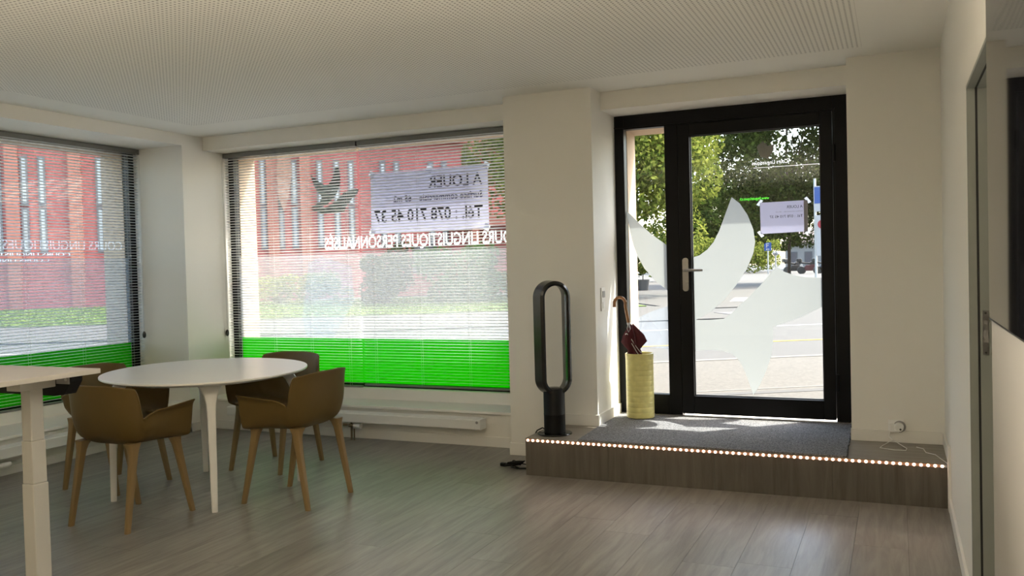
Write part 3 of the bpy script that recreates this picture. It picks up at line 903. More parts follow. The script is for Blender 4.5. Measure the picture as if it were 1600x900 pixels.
# folded canopy: pleated body that bulges above the rim, narrow at the tie
A = Vector((-1.700, 5.832, 0.895))
Bv = Vector((-1.662, 5.878, 0.40))
ringz = []
NP = 40
for t, r_, pl_, sxx in ((0.0, 0.010, 0.1, 0), (0.06, 0.022, 0.25, 0.006), (0.16, 0.040, 0.38, 0.012), (0.25, 0.047, 0.42, 0.012), (0.31, 0.036, 0.35, 0.004), (0.36, 0.026, 0.25, 0), (0.42, 0.030, 0.3, 0), (0.6, 0.026, 0.3, 0), (1.0, 0.010, 0.1, 0)):
    c = A.lerp(Bv, t) + Vector((sxx, -sxx, 0))
    ring = []
    for i in range(NP):
        q = 2 * math.pi * i / NP
        rr = r_ * (1 + pl_ * (1 if i % 4 == 0 else (-0.6 if i % 4 == 2 else 0.1)))
        if i in (4, 20, 28):
            rr *= 1.25
        ring.append((c.x + rr * math.cos(q) * 1.15, c.y + rr * math.sin(q), c.z + 0.006 * math.sin(3 * q)))
    ringz.append(ring)
obj('canopy', MB().rings(ringz), M['cloth'], um, smooth=True)
for dz, w in ((0.0, 0.052), (-0.03, 0.047)):
    pth = []
    for k in range(14):
        q = R(170) + R(170) * k / 13
        pth.append((-1.682 + w * 1.15 * math.cos(q), 5.845 + w * math.sin(q) - 0.006, 0.80 + dz + 0.05 * math.sin((k / 13) * math.pi * 1.5) - 0.05 * k / 13))
    obj('wrist_cord', MB().tube(pth, 0.0024, 6), M['silver'], um, smooth=True)
obj('wrist_cord', MB().tube([(-1.711, 5.800, 0.905), (-1.716, 5.788, 0.87), (-1.705, 5.783, 0.845), (-1.69, 5.780, 0.87), (-1.702, 5.792, 0.903)], 0.002, 6), M['silver'], um, smooth=True)

# ------------------------------------------------------------------ electrical fittings
sw = thing('switch_plate', 'white double switch plate on the sunlit reveal left of the door', 'switch', (X2, 5.67, 1.08))
obj('plate', MB().box(X2, X2 + 0.008, 5.628, 5.712, 1.0, 1.16), M['white_plastic'], sw, bevel=0.003)
for z in (1.04, 1.115):
    obj('rocker', MB().box(X2 + 0.008, X2 + 0.012, 5.645, 5.695, z - 0.022, z + 0.022), M['grey_plastic'] if z > 1.1 else M['white_plastic'], sw, bevel=0.002)
ot = thing('wall_outlet', 'white wall outlet with a plugged-in adapter on the pier right of the door', 'outlet', (-0.02, YP, 0.33))
obj('plate', MB().box(-0.062, 0.022, YP - 0.008, YP, 0.288, 0.366), M['white_plastic'], ot, bevel=0.003)
def disc(cx, y0_, y1_, cz, r0, n=24):
    return MB().rings([[(cx + r0 * math.cos(q), y_, cz + r0 * math.sin(q)) for q in [2 * math.pi * i / n for i in range(n)]] for y_ in (y0_, y1_)])
obj('socket_rim', disc(0.000, YP - 0.008, YP - 0.014, 0.328, 0.034), M['grey_plastic'], ot, smooth=True)
obj('adapter', MB().tube([(-0.004, YP - 0.012, 0.328), (-0.004, YP - 0.05, 0.328)], [0.026, 0.025], 20).box(-0.055, -0.004, YP - 0.048, YP - 0.010, 0.300, 0.345), M['white_plastic'], ot, smooth=True, bevel=0.003)
obj('pin_hole', disc(0.004, YP - 0.050, YP - 0.051, 0.318, 0.006, 10), M['knob'], ot)
wc = thing('thin_cable', 'thin white cable from the wall outlet looped on the step', 'cable', (-0.03, 5.44, ZS))
obj('lead', MB().tube([(-0.052, YP - 0.03, 0.300), (-0.060, YP - 0.035, 0.275), (-0.040, 5.465, ZS + 0.02), (-0.09, 5.38, ZS + 0.003), (-0.105, 5.31, ZS + 0.003), (-0.03, 5.27, ZS + 0.003), (0.03, 5.275, ZS + 0.003),
                       (0.035, 5.33, ZS + 0.003), (-0.005, 5.42, ZS + 0.010), (-0.03, 5.462, ZS + 0.02)], 0.0022, 6), M['white_plastic'], wc, smooth=True)
obj('lead', MB().tube([(0.085, 5.385, ZS + 0.003), (0.12, 5.34, ZS + 0.004), (0.13, 5.25, ZS + 0.003), (0.175, 5.20, ZS + 0.004), (0.20, 5.10, ZS + 0.003), (0.222, 5.01, ZS + 0.004), (0.224, 4.996, ZS - 0.006)], 0.0022, 6), M['white_plastic'], wc, smooth=True)

# ------------------------------------------------------------------ radiators
r2 = thing('radiator', 'low white convector radiator under the far window', 'radiator', (-3.95, 5.65, 0.13), group='convector radiators')
obj('casing', MB().box(-5.13, -2.78, 5.590, 5.688, 0.142, 0.214), M['white_metal'], r2, bevel=0.006)
for k in range(5):
    obj('grille_bar', MB().box(-5.12, -2.80, 5.602 + k * 0.018, 5.612 + k * 0.018, 0.2145, 0.219), M['white_metal'], r2)
obj('end_cap', MB().box(-2.782, -2.772, 5.588, 5.690, 0.140, 0.217), M['white_metal'], r2, bevel=0.004)
obj('vent_plug', disc(-2.80, 5.589, 5.585, 0.196, 0.010, 12), M['grey_plastic'], r2)
obj('bleed_knob', MB().box(-2.985, -2.965, 5.63, 5.65, 0.118, 0.142), M['white_plastic'], r2)
obj('valve', MB().tube([(-3.93, 5.62, 0.115), (-3.885, 5.62, 0.115)], 0.014, 12).tube([(-3.91, 5.62, 0.145), (-3.91, 5.62, 0.0)], 0.008), M['brass'], r2, smooth=True)
obj('valve_head', MB().tube([(-3.885, 5.62, 0.113), (-3.82, 5.62, 0.113)], [0.017, 0.021], 16), M['white_plastic'], r2, smooth=True)
obj('valve_lever', MB().tube([(-3.94, 5.615, 0.12), (-3.975, 5.60, 0.122)], 0.009, 8).tube([(-3.885, 5.62, 0.09), (-3.885, 5.62, 0.0)], 0.006), M['brass'], r2, smooth=True)
for xx in (-5.0, -3.5, -2.86):
    obj('bracket', MB().box(xx - 0.012, xx + 0.012, 5.66, 5.715, 0.12, 0.15), M['white_metal'], r2)
r1 = thing('radiator', 'low white convector radiator along the left wall behind the desk', 'radiator', (-5.48, 4.0, 0.13), group='convector radiators')
obj('casing', MB().box(-5.505, -5.405, 2.5, 5.22, 0.135, 0.207), M['white_metal'], r1, bevel=0.006)
for k in range(5):
    obj('grille_bar', MB().box(-5.497 + k * 0.018, -5.487 + k * 0.018, 2.51, 5.20, 0.2075, 0.212), M['white_metal'], r1)
obj('valve_head', MB().tube([(-5.44, 3.77, 0.088), (-5.44, 3.88, 0.088)], [0.021, 0.017], 16), M['white_plastic'], r1, smooth=True)
obj('valve', MB().tube([(-5.44, 3.72, 0.088), (-5.44, 3.78, 0.088)], 0.012, 12).tube([(-5.44, 3.73, 0.14), (-5.44, 3.73, 0.0)], 0.008), M['brass'], r1, smooth=True)
for yy in (2.8, 4.4, 5.1):
    obj('bracket', MB().box(-5.531, -5.47, yy - 0.012, yy + 0.012, 0.11, 0.145), M['white_metal'], r1)

# ------------------------------------------------------------------ round table
TX, TY = -3.868, 4.055
tb = thing('round_table', 'round white table with four tapered white legs among the mustard chairs', 'table', (TX, TY, 0))
vdir = Vector((-0.69, 0.724, 0)).normalized()
ldir = Vector((vdir.y, -vdir.x, 0))
def oval(s, z, n=72):
    return [tuple(Vector((TX, TY, z)) + ldir * (0.600 * s * math.cos(2 * math.pi * i / n)) + vdir * (0.690 * s * math.sin(2 * math.pi * i / n))) for i in range(n)]
obj('tabletop', MB().rings([oval(0.86, 0.708), oval(0.975, 0.722), oval(0.998, 0.730), oval(1.0, 0.735), oval(0.997, 0.740)]), M['table_top'], tb, smooth=True)
def rect_ring(cx, cy, z, wx, wy, rz, n=12):
    out = []
    for i in range(n):
        q = 2 * math.pi * (i + 0.5) / n
        c_, s_ = math.cos(q), math.sin(q)
        e = 0.45
        px = wx * math.copysign(abs(c_) ** e, c_)
        py = wy * math.copysign(abs(s_) ** e, s_)
        out.append((cx + px * math.cos(rz) - py * math.sin(rz), cy + px * math.sin(rz) + py * math.cos(rz), z))
    return out
for fx, fy in ((-3.483, 3.677), (-4.256, 4.422), (-4.236, 3.659), (-3.475, 4.42)):
    ox, oy = fx - TX, fy - TY
    ang = math.atan2(oy, ox)
    e = Vector((ox, oy, 0)).normalized()
    tx_, ty_ = fx - 0.015 * e.x, fy - 0.015 * e.y
    rings = []
    for z, hw, hd, inn in ((0.0, 0.016, 0.016, 0), (0.004, 0.017, 0.017, 0), (0.30, 0.021, 0.020, 0.006), (0.52, 0.024, 0.023, 0.012), (0.60, 0.028, 0.028, 0.020), (0.65, 0.040, 0.036, 0.036), (0.685, 0.058, 0.042, 0.060), (0.708, 0.082, 0.046, 0.090)):
        rings.append(rect_ring(fx - e.x * inn, fy - e.y * inn, z, hd, hw, ang))
    lg = obj('leg', MB().rings(rings), M['white_metal'], tb, smooth=True)
    obj('foot', MB().lathe(fx, fy, [(0.016, -0.0), (0.016, 0.004)], 12), M['grey_plastic'], lg)

# ------------------------------------------------------------------ chairs
def chair_shell():
    up_ = []                                     # (x, y, height of the edge, outward dir) round the back, right front to left front
    prof = []
    N1, N2 = 14, 44
    for k in range(N1):
        t = k / N1
        prof.append((0.262 - 0.006 * t, 0.175 - 0.235 * t, 'arm', t))
    for k in range(N2 + 1):
        a = math.pi * k / N2
        e = 0.62
        c_, s_ = math.cos(a), math.sin(a)
        xx = 0.256 * math.copysign(abs(c_) ** e, c_)
        yy = -0.06 - 0.150 * abs(s_) ** e
        prof.append((xx, yy, 'back', k / N2))
    for k in range(N1):
        t = 1 - (k + 1) / N1
        prof.append((-(0.262 - 0.006 * t), 0.175 - 0.235 * t, 'arm', t))
    def top(x_, y_, kind, t):
        if kind == 'arm':
            return 0.640 - 0.022 * t
        b = min(t, 1 - t) * 2                    # 0 at the arm, 1 mid back
        if b < 0.20:
            return 0.618 - 0.030 * (b / 0.20)
        if b < 0.235:
            return 0.588 - 0.022 * ((b - 0.20) / 0.035)
        if b < 0.36:
            u = (b - 0.235) / 0.125
            return 0.566 + (0.742 - 0.566) * (1 - (1 - u) ** 2.2)
        return 0.742 + 0.018 * min(1, (b - 0.36) / 0.5)
    rows = []
    for (x_, y_, kind, t) in prof:
        zt = top(x_, y_, kind, t)
        sp = Vector((0.0, min(y_, 0.175) if kind == 'arm' else max(y_, -0.06 - 0.02), 0.0))
        if kind == 'back':
            sp.y = -0.085
        w = Vector((x_, y_, 0))
        nrm = Vector((x_, (y_ + 0.06) * 1.3 if kind == 'back' else 0.0, 0))
        nrm.normalize()
        col = []
        zb = 0.446
        front = max(0.0, (sp.y + 0.02)) if kind == 'arm' else 0.0
        dip = -0.010 * (front / 0.2) ** 2
        kf = 1.0 if kind == 'back' else 0.30 + 0.70 * t
        for f_ in (0.0, 0.35, 0.62, 0.80):
            p = sp.lerp(w - nrm * (0.062 * kf), f_)
            col.append((p.x, p.y, zb - 0.014 + 0.014 * f_ * f_ + dip))
        for off, dz in ((-0.062, 0.006), (-0.030, 0.024), (-0.010, 0.058)):
            p = w + nrm * (off * kf)
            col.append((p.x, p.y, zb + dz * kf + dip * 0.5))
        hgt = zt - (zb + 0.058 * kf)
        for g in (0.25, 0.5, 0.72, 0.86, 0.95, 1.0):
            flare = 0.002 + 0.012 * g
            if kind == 'arm' or min(t, 1 - t) * 2 < 0.235:
                flare += 0.020 * max(0, (g - 0.84) / 0.16) ** 1.5 * (1.0 if kind == 'arm' else 0.4)
            p = w + nrm * flare
            lean = 0.0
            if kind == 'back':
                lean = 0.018 * g * (1 - abs(2 * t - 1))
                lean += 0.006 * max(0, (g - 0.86) / 0.14) ** 2
            fwd_ = 0.0
            if kind == 'arm':
                fwd_ = 0.010 * g * (1 - t) * (1 - t)
            col.append((p.x, p.y - lean + fwd_, zb + 0.058 * kf + hgt * g))
        rows.append(col)
    mb = MB()
    mb.rings(rows, close=False, caps=False)
    # front apron of the seat
    return mb

SH_ME = None
def make_chair(label):
    global SH_ME
    t = thing('armchair', label, 'chair', (0, 0, 0), 0, 'mustard armchairs round the white table')
    sh_o = obj('seat_shell', chair_shell(), M['shell'], t, local=True)
    me = sh_o.data
    bm = bmesh.new()
    bm.from_mesh(me)
    bmesh.ops.remove_doubles(bm, verts=bm.verts, dist=0.0008)
    bmesh.ops.recalc_face_normals(bm, faces=bm.faces)
    bm.to_mesh(me)
    bm.free()
    for p in me.polygons:
        p.use_smooth = True
    s = sh_o.modifiers.new('thickness', 'SOLIDIFY')
    s.thickness = 0.009
    s.offset = 0
    b = sh_o.modifiers.new('smooth', 'SUBSURF')
    b.levels = 1
    b.render_levels = 1
    for sx_ in (-1, 1):
        for sy_ in (-1, 1):
            y_t = 0.130 if sy_ > 0 else -0.150
            y_f = 0.224 if sy_ > 0 else -0.226
            rings = []
            for z, u, hx, hy, inx in ((0.0, 0.0, 0.0125, 0.0135, 0), (0.20, 0.46, 0.0155, 0.0175, 0), (0.34, 0.78, 0.0175, 0.0205, 0), (0.395, 0.90, 0.019, 0.023, 0.001), (0.425, 0.96, 0.024, 0.029, 0.004), (0.450, 1.0, 0.032, 0.040, 0.010)):
                xx = 0.205 + (0.188 - 0.205) * u - inx
                yy = y_f + (y_t - y_f) * u
                rings.append(rect_ring(sx_ * xx, yy, z, hx, hy, 0, 12))
            obj('leg', MB().rings(rings), M['chair_leg'], t, local=True, smooth=True)
    return t

c0 = make_chair('mustard armchair nearest the desk, its back to the camera')
c0.location = (-3.835, 3.437, 0)
chairs = (('mustard armchair right of the round table, facing left towards it', (-3.222, 4.075, 0), R(90)),
          ('mustard armchair behind the round table, backrest against the green window film', (-3.905, 4.725, 0), R(180)),
          ('mustard armchair on the far left of the table, partly hidden by the nearest armchair', (-4.545, 3.965, 0), R(-90)))
for lab, loc, rz in chairs:
    c = dup(c0)
    c.location = loc
    c.rotation_euler = (0, 0, rz)
    c['label'] = lab

# ------------------------------------------------------------------ standing desk at the left edge
ZD = 0.938
dk = thing('standing_desk', 'white height adjustable desk cut off by the left photo edge', 'desk', (-3.2, 2.4, 0))
obj('desktop', MB().box(-4.70, -3.065, 1.80, 2.605, ZD - 0.020, ZD), M['desk_top'], dk, bevel=0.0015)
for cx in (-3.238, -4.50):
    cy = 2.415
    s_ = -1 if cx > -4 else 1
    obj('support_beam', MB().box(cx - 0.040, cx + 0.040, 2.335, 2.495, ZD - 0.066, ZD - 0.021), M['desk_metal'], dk, bevel=0.002)
    for nm, hw, hd, z0_, z1_ in (('lower_column', 0.034, 0.035, 0.02, 0.487), ('middle_column', 0.0312, 0.0322, 0.487, 0.662), ('upper_column', 0.0285, 0.0295, 0.662, ZD - 0.066)):
        obj(nm, MB().box(cx - hw, cx + hw, cy - hd, cy + hd, z0_, z1_), M['desk_metal'], dk, bevel=0.004)
    obj('foot', MB().box(cx - 0.045, cx + 0.045, 1.86, 2.58, 0.0, 0.024), M['desk_metal'], dk, bevel=0.006)
obj('cable_tray', MB().prism([(-4.40, ZD - 0.026), (-3.12, ZD - 0.026), (-3.12, ZD - 0.045), (-3.16, ZD - 0.100), (-3.22, ZD - 0.108), (-4.40, ZD - 0.108)], 'y', 2.505, 2.56), M['black_matt'], dk)
obj('cross_bar', MB().box(-4.46, -3.28, 2.36, 2.46, ZD - 0.062, ZD - 0.030), M['black_matt'], dk)
obj('mounting_plate', MB().box(-3.199, -3.125, 2.498, 2.503, ZD - 0.055, ZD - 0.021), M['grey_plastic'], dk)
obj('screw', MB().tube([(-3.14, 2.498, ZD - 0.036), (-3.14, 2.494, ZD - 0.036)], 0.006, 12), M['silver'], dk)

# ------------------------------------------------------------------ trough added out of view around the fill light, to shape it
ut = thing('added_fill_light', 'added trough behind the camera that shields the fill light', 'light shield', (-0.80, 0.3, 0.0))
obj('trough', MB().box(-1.28, -0.32, 0.02, 0.58, 0.0, 0.19), M['desk_metal'], ut)
obj('shield', MB().box(-1.30, -0.30, 0.565, 0.585, 0.0, 0.42), M['desk_metal'], ut)
obj('shield', MB().box(-1.30, -0.30, 0.015, 0.035, 0.0, 0.30), M['desk_metal'], ut)
obj('shield', MB().box(-0.32, -0.30, 0.035, 0.565, 0.0, 0.85), M['black_matt'], ut)
obj('shield', MB().box(-1.30, -1.28, 0.035, 0.565, 0.0, 0.34), M['black_matt'], ut)

# ------------------------------------------------------------------ the street
DD, NN = Vector((0.845, 0.534, 0)), Vector((-0.534, 0.845, 0))
def dn(d, n, z=0.2):
    p = DD * d + NN * n
    return (p.x, p.y, z)
def strip(d0, d1, n0, n1, z0, z1):
    return MB().add([dn(d0, n0, z0), dn(d1, n0, z0), dn(d1, n1, z0), dn(d0, n1, z0), dn(d0, n0, z1), dn(d1, n0, z1), dn(d1, n1, z1), dn(d0, n1, z1)],
                    [(0, 3, 2, 1), (4, 5, 6, 7), (0, 1, 5, 4), (1, 2, 6, 5), (2, 3, 7, 6), (3, 0, 4, 7)])
ZG = 0.20
gr = struct('ground_street', MB().prism([(-120, 8), (-120, -60), (XO - 0.03, -60), (XO - 0.03, YO + 0.03), (60, YO + 0.03), (60, 220), (-120, 220)], 'z', 0.02, ZG - 0.02), M['asphalt'])
sw_pts = [dn(-60, 9.39), dn(60, 9.39)]
sidewalk = MB().prism([(XO - 0.03, YO + 0.03), (X2 + 2.9, YO + 0.03), (11.0, YO + 0.03), dn(14, 9.39)[:2], dn(-60, 9.39)[:2], (-52, -30), (XO - 0.03, -30)], 'z', ZG - 0.02, ZG)
obj('sidewalk', sidewalk, M['aggregate'], gr)
obj('sidewalk_joint', strip(0.5, 12, 7.10, 7.15, ZG, ZG + 0.003), M['kerb'], gr)
obj('joint_shadow', strip(0.5, 12, 6.86, 6.98, ZG, ZG + 0.003), M['asphalt'], gr)  # darker strip laid in for the shadow along the joint
obj('kerb', strip(-60, 40, 9.32, 9.46, ZG - 0.02, ZG + 0.005), M['kerb'], gr)
obj('yellow_line', strip(-60, 60, 11.38, 11.48, ZG - 0.02, ZG - 0.015), M['line_yellow'], gr)
obj('white_line', strip(-60, 60, 14.02, 14.14, ZG - 0.02, ZG - 0.015), M['line_white'], gr)
obj('far_sidewalk', strip(-60, 7.0, 16.2, 21.5, ZG - 0.02, ZG + 0.005), M['concrete'], gr)
obj('far_sidewalk', strip(7.0, 60, 20.0, 80, ZG - 0.02, ZG + 0.003), M['concrete'], gr)
obj('grey_patch', strip(7.2, 8.8, 17.6, 18.4, ZG - 0.02, ZG - 0.012), M['pot'], gr)  # flat grey patch on the asphalt
obj('white_line', MB().add([(-4.2, 24.0, ZG + 0.012), (-3.2, 24.0, ZG + 0.012), (-3.9, 26.5, ZG + 0.012), (-4.5, 26.5, ZG + 0.012)], [(0, 1, 2, 3)]), M['line_white'], gr)
obj('lawn', strip(-60, 6.6, 21.5, 33.0, ZG - 0.02, ZG + 0.03), M['lawn'], gr)

rng = np.random.default_rng(11)
def quads_mesh(name, cen, size, m, flat=0.0, stretch=1.0):
    n = len(cen)
    a = rng.normal(size=(n, 3))
    a[:, 2] *= (1 - flat)
    a /= np.linalg.norm(a, axis=1)[:, None]
    b = rng.normal(size=(n, 3))
    b -= (a * b).sum(1)[:, None] * a
    b /= np.linalg.norm(b, axis=1)[:, None]
    s = size * rng.uniform(0.6, 1.3, n)[:, None]
    v = np.stack([cen - a * s * stretch, cen - b * s * 0.6, cen + a * s * stretch, cen + b * s * 0.6], 1).reshape(-1, 3)
    me = bpy.data.meshes.new(name)
    me.vertices.add(4 * n)
    me.vertices.foreach_set('co', v.astype(np.float32).ravel())
    me.loops.add(4 * n)
    me.loops.foreach_set('vertex_index', np.arange(4 * n, dtype=np.int32))
    me.polygons.add(n)
    me.polygons.foreach_set('loop_start', np.arange(0, 4 * n, 4, dtype=np.int32))
    me.update(calc_edges=True)
    me.validate()
    me.materials.append(m)
    return me

def lobes(n, centre, rad, count, lr, fill=0.35):
    """points on a crown made of rounded leaf masses"""
    c = []
    for k in range(count):
        d = rng.normal(size=3)
        d /= np.linalg.norm(d)
        d = np.sign(d) * np.abs(d) ** 0.62
        c.append(np.array(centre) + d * np.array(rad) * rng.uniform(0.45, 0.88))
    c = np.array(c)
    pick = rng.integers(0, count, n)
    d = rng.normal(size=(n, 3))
    d /= np.linalg.norm(d, axis=1)[:, None]
    r = lr * rng.uniform(0.7, 1.2, count)[pick] * (1 - fill * rng.random(n) ** 2)
    return c[pick] + d * r[:, None] * np.array([1, 1, 0.8])

def plant(name, label, cat, loc, crown_c, rad, n, count, lr, size, m, trunk=None, group=None):
    t = thing(name, label, cat, loc, 0, group)
    pts = lobes(n, crown_c, rad, count, lr)
    pts = pts[pts[:, 2] > 0.05]
    me = quads_mesh('foliage', pts, size, m)
    o = bpy.data.objects.new('foliage', me)
    COL.objects.link(o)
    o.parent = t
    o['kind'] = 'stuff'
    if trunk:
        r_, h_ = trunk
        tr = MB().tube([(0, 0, -0.05), (0.05, 0, h_ * 0.4), (-0.05, 0.05, h_ * 0.75), (0, 0, h_)], [r_ * 1.3, r_, r_ * 0.8, r_ * 0.5], 10)
        for k in range(6):
            a = k * 1.05
            tr.tube([(0, 0, h_ * 0.6), (rad[0] * 0.3 * math.cos(a), rad[1] * 0.3 * math.sin(a), h_ * 0.8), (rad[0] * 0.6 * math.cos(a), rad[1] * 0.6 * math.sin(a), h_ * 1.05)], [r_ * 0.5, r_ * 0.3, r_ * 0.12], 6)
        obj('trunk', tr, M['bark'], t, local=True, smooth=True)
    return t

plant('tree', 'large sunlit yellow-green tree seen through the left part of the door glass', 'tree', (-9.5, 29.4, ZG), (0, 0, 6.6), (4.3, 4.3, 5.4), 95000, 70, 1.65, 0.085, M['leaf_bright'], (0.35, 7.5))
plant('tree', 'dark green tree seen through the right part of the door glass', 'tree', (-4.6, 42.0, ZG), (0, 0, 7.3), (4.3, 4.3, 5.6), 62000, 60, 1.6, 0.10, M['leaf_dark'], (0.065, 7.5))
plant('tree', 'tree mostly hidden behind the right pier of the door', 'tree', (5.4, 45.0, ZG), (0, 0, 8.0), (4.6, 4.6, 5.6), 8000, 34, 1.8, 0.22, M['leaf_dark'], (0.2, 7.0))
plant('tree', 'distant green tree in the gap between the two trees of the door view', 'tree', (-15.2, 90.0, ZG), (0, 0, 5.6), (8.0, 5.0, 3.8), 30000, 44, 2.2, 0.20, M['leaf_dark'], (0.25, 6.0))
plant('bush', 'green bushes in the distance under the trees, right of the door handle', 'bush', (-13.3, 77.5, ZG), (0, 0, 2.0), (4.6, 2.0, 1.5), 9000, 24, 1.0, 0.11, M['leaf_bright'])
plant('bush', 'dark distant bush at the left of the door sidelight', 'bush', (-14.6, 50.0, ZG), (0, 0, 1.6), (3.4, 2.0, 1.5), 2600, 16, 0.9, 0.15, M['leaf_dark'])
plant('bush', 'yellow-green shrub at the left end of the far window', 'bush', (-18.6, 23.4, ZG), (0, 0, 0.55), (2.3, 1.2, 0.45), 5000, 18, 0.42, 0.055, M['leaf_yellow'])
plant('bush', 'olive conifer-like shrub in the middle of the far window', 'bush', (-14.9, 23.6, ZG), (0, 0, 1.1), (0.75, 0.75, 1.1), 3500, 16, 0.5, 0.07, M['leaf_brown'], (0.08, 1.2))
plant('bush', 'large pale grey-green shrub right of the olive shrub in the far window', 'bush', (-12.6, 24.2, ZG), (0, 0, 1.0), (1.45, 1.2, 0.95), 4500, 20, 0.5, 0.07, M['leaf_grey'])
plant('bush', 'low yellow-green hedge at the right end of the far window', 'bush', (-14.0, 28.8, ZG), (0, 0, 0.5), (1.9, 0.9, 0.35), 3000, 18, 0.42, 0.07, M['leaf_yellow'])
# lawn blades
nb = 26000
dv = rng.uniform(-26, 6.4, nb)
nv = 21.6 + 11.2 * rng.random(nb) ** 1.3
cen = np.outer(dv, np.array(DD)) + np.outer(nv, np.array(NN))
cen[:, 2] = ZG + 0.05
go = bpy.data.objects.new('lawn_grass', quads_mesh('lawn_grass', cen, 0.05, M['grass'], 0.2, 1.2))
COL.objects.link(go)
go['kind'] = 'stuff'
tag(go, 'short sunlit grass of the lawn in front of the red building', 'grass')

# red building: facade square to the view, local x to the right along it, local y away
rb = thing('red_building', 'long red brick building with narrow paired windows across the street', 'building', (-37 * math.sin(R(42)), 37 * math.cos(R(42)), ZG), R(42))
obj('wall', MB().box(-22, 13.2, 0, 9, -0.1, 12.0), M['brick'], rb, local=True)
obj('plinth', MB().box(-22, 13.2, -0.12, 0.0, -0.1, 0.9), M['brick'], rb, local=True)
obj('cornice', MB().box(-22.2, 13.4, -0.25, 0.0, 6.6, 6.9), M['brick_pale'], rb, local=True)
obj('roof', MB().prism([(-0.6, 12.0), (9.6, 12.0), (4.5, 15.5)], 'x', -22.4, 13.6), M['slate'], rb, local=True)
for xa in (-9.4, -7.75, -5.6, -4.15, 1.72, 3.05, 10.3):
    obj('pilaster', MB().box(xa - 0.22, xa + 0.22, -0.22, 0.0, -0.1, 9.0), M['brick_pale'], rb, local=True)
for xa in (-8.25, -7.35, -6.75, -4.75, -4.35, 1.35, 2.05, 2.60, 3.65, 4.35, 4.95, 6.3, 6.9, 8.4, 9.0):
    for za, zb_ in ((4.0, 5.7), (2.2, 3.75)):
        wf_ = obj('window', MB().box(xa - 0.13, xa + 0.13, -0.06, 0.02, za - 0.1, zb_ + 0.1), M['win_frame'], rb, local=True)
        obj('pane', MB().box(xa - 0.06, xa + 0.06, -0.075, -0.055, za, zb_), M['win_pane'], wf_, local=True)
obj('relief_panel', MB().prism([(1.95, 4.2), (2.15, 3.6), (2.35, 4.2), (2.5, 5.2), (2.45, 6.4), (2.0, 6.4), (1.9, 5.2)], 'y', -0.35, -0.1), M['relief'], rb, local=True)
obj('red_canopy', MB().box(8.9, 13.0, -1.4, 0.0, 2.9, 3.4), M['brick_pale'], rb, local=True)
obj('canopy_post', MB().box(9.85, 10.15, -1.4, -1.1, -0.1, 2.9), M['brick_pale'], rb, local=True)
obj('canopy_post', MB().box(11.75, 11.85, -1.4, -1.3, -0.1, 2.9), M['brick_pale'], rb, local=True)
obj('dark_doorway', MB().box(7.5, 8.6, -0.04, 0.05, -0.05, 2.1), M['win_frame'], rb, local=True)

wb = thing('white_building', 'distant white building with grey shutters behind the parked motorbikes', 'building', (-8.0, 100, 0.4), R(-8))
obj('wall', MB().box(-3.4, 14, 0, 8, -0.3, 2.75), M['house_white'], wb, local=True)
obj('roof', MB().prism([(-0.5, 2.75), (8.5, 2.75), (4, 4.4)], 'x', -3.7, 14.3), M['slate'], wb, local=True)
for k, xa in enumerate((-2.5, -0.9, 1.0, 2.6, 4.4, 6.2)):
    w_ = obj('window', MB().box(xa - 0.42, xa + 0.42, -0.05, 0.05, 0.35, 1.75), M['shutter'], wb, local=True)
    obj('pane', MB().box(xa - 0.32, xa + 0.32, -0.08, -0.04, 0.45, 1.65), M['win_frame'] if k < 2 else M['shutter'], w_, local=True)

# street furniture
pl_ = thing('planter', 'grey tapered street planter with a clipped round boxwood', 'planter', (-9.57, 34.71, ZG))
obj('pot', MB().rings([rect_ring(0, 0, 0.0, 0.20, 0.20, 0.4, 16), rect_ring(0, 0, 0.43, 0.25, 0.25, 0.4, 16), rect_ring(0, 0, 0.45, 0.25, 0.25, 0.4, 16), rect_ring(0, 0, 0.44, 0.21, 0.21, 0.4, 16)]), M['pot'], pl_, local=True)
obj('stem', MB().tube([(0, 0, 0.40), (0.01, 0, 0.8)], 0.02), M['bark'], pl_, local=True)
d_ = rng.normal(size=(1500, 3))
d_ /= np.linalg.norm(d_, axis=1)[:, None]
bo = bpy.data.objects.new('boxwood_ball', quads_mesh('boxwood_ball', d_ * 0.24 * (1 - 0.2 * rng.random(1500)[:, None]) + np.array([0, 0, 0.92]), 0.035, M['leaf_bright']))
COL.objects.link(bo)
bo.parent = pl_
bo['kind'] = 'stuff'

sg = thing('street_sign', 'small blue street sign with a white letter on a thin post', 'sign', (-9.36, 71.0, ZG))
obj('post', MB().tube([(0, 0, 0), (0, 0, 2.5)], 0.045), M['galv'], sg, local=True)
pn = obj('panel', MB().box(-0.27, 0.27, -0.08, -0.05, 1.85, 2.50), M['sign_blue'], sg, local=True)
obj('letter', MB().box(-0.12, -0.05, -0.09, -0.08, 2.10, 2.45).box(-0.05, 0.12, -0.09, -0.08, 2.38, 2.45).box(-0.05, 0.08, -0.09, -0.08, 2.24, 2.30), M['sign_white'], pn, local=True)
obj('letter', MB().box(-0.12, 0.0, -0.09, -0.08, 1.90, 2.03).box(0.04, 0.12, -0.09, -0.08, 1.90, 2.03), M['sign_white'], pn, local=True)
s2 = thing('street_sign', 'tall post with blue and white sign panels at the right edge of the door glass', 'sign', (-2.00, 24.92, ZG))
obj('post', MB().tube([(-0.02, 0, 0), (-0.02, 0, 3.3)], 0.035), M['galv'], s2, local=True)
obj('panel', MB().box(-0.03, 0.55, -0.07, -0.04, 2.62, 3.06), M['sign_blue'], s2, local=True)
obj('panel_edge', MB().box(-0.05, 0.57, -0.06, -0.035, 2.40, 3.09), M['sign_white'], s2, local=True)
p3 = obj('white_panel', MB().box(0.0, 0.60, -0.07, -0.04, 1.20, 2.30), M['sign_white'], s2, local=True)
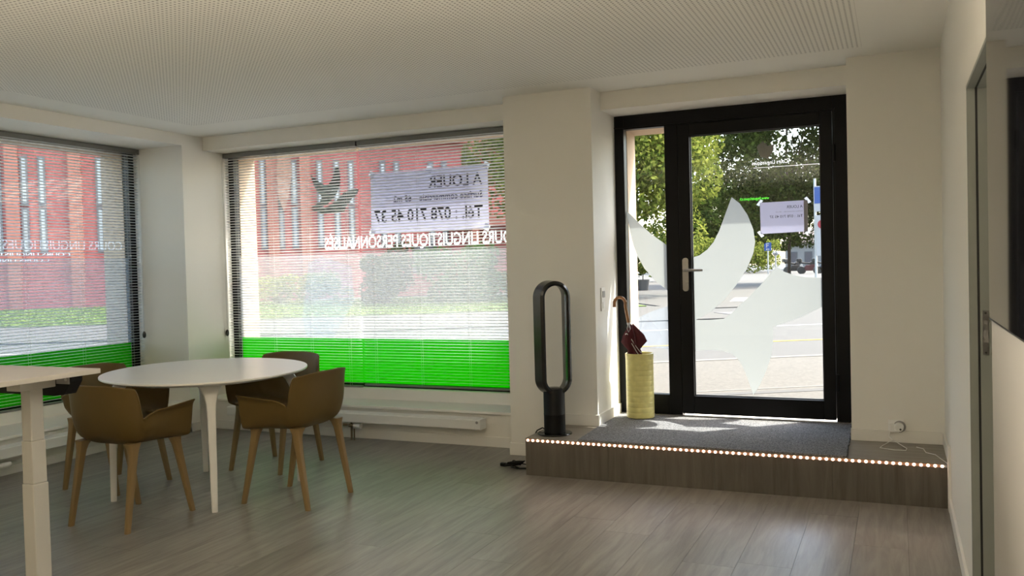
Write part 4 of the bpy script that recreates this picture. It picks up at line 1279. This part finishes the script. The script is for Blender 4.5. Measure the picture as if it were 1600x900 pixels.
obj('red_disc', MB().rings([[(0.16 + 0.12 * math.cos(q), y_, 2.05 + 0.12 * math.sin(q)) for q in [2 * math.pi * i / 20 for i in range(20)]] for y_ in (-0.07, -0.078)]), M['sign_red'], p3, local=True)
lpst = thing('street_lamp', 'white twin globe street lamp beside the frosted leaf tip', 'street lamp', (-7.36, 59.55, ZG))
obj('post', MB().tube([(0, 0, 0), (0, 0, 1.45)], 0.05), M['sign_white'], lpst, local=True)
for dx_ in (-0.09, 0.09):
    obj('globe', MB().lathe(dx_, 0, [(0.02, 1.40), (0.085, 1.47), (0.10, 1.55), (0.085, 1.64), (0.02, 1.70)], 14), M['sign_white'], lpst, local=True, smooth=True)

def motorbike(label, loc, rz, m2):
    t = thing('motorbike', label, 'motorbike', loc, rz, 'motorbikes parked across the street')
    for xw in (-0.65, 0.65):
        obj('wheel', MB().rings([[(xw + r_ * math.cos(q), y_, 0.30 + r_ * math.sin(q)) for q in [2 * math.pi * i / 20 for i in range(20)]]
                                for r_, y_ in ((0.18, -0.05), (0.28, -0.05), (0.30, 0.0), (0.28, 0.05), (0.18, 0.05))]), M['bike_black'], t, local=True)
    obj('engine', MB().prism([(-0.35, 0.25), (0.3, 0.25), (0.42, 0.5), (0.3, 0.72), (-0.3, 0.68), (-0.42, 0.5)], 'y', -0.16, 0.16), m2, t, local=True, bevel=0.03)
    obj('tank', MB().prism([(-0.05, 0.70), (0.42, 0.72), (0.45, 0.88), (0.30, 0.97), (0.02, 0.93)], 'y', -0.14, 0.14), M['bike_black'], t, local=True, bevel=0.03)
    obj('seat', MB().prism([(-0.80, 0.82), (-0.05, 0.74), (0.02, 0.86), (-0.35, 0.88), (-0.82, 0.98)], 'y', -0.13, 0.13), M['bike_black'], t, local=True, bevel=0.03)
    obj('fork', MB().tube([(0.65, 0.09, 0.3), (0.45, 0.09, 0.98)], 0.03, 6).tube([(0.65, -0.09, 0.3), (0.45, -0.09, 0.98)], 0.03, 6), M['galv'], t, local=True)
    obj('handlebar', MB().tube([(0.36, -0.34, 1.06), (0.43, -0.1, 1.02), (0.43, 0.1, 1.02), (0.36, 0.34, 1.06)], 0.02, 6), M['bike_black'], t, local=True)
    obj('windscreen', MB().prism([(0.48, 0.82), (0.62, 0.84), (0.50, 1.16), (0.42, 1.12)], 'y', -0.18, 0.18), M['bike_black'], t, local=True, bevel=0.03)
    obj('top_box', MB().box(-0.98, -0.62, -0.2, 0.2, 0.93, 1.20), M['bike_black'], t, local=True, bevel=0.05)
    return t
motorbike('leftmost dark motorbike parked before the white building', (-7.2, 69.6, ZG - 0.02), R(35), M['bike_black'])
motorbike('middle dark motorbike with a reddish engine panel', (-6.05, 69.2, ZG - 0.02), R(15), M['bike_red'])
motorbike('rightmost dark motorbike, closest to the tall sign post', (-4.9, 68.6, ZG - 0.02), R(25), M['bike_black'])
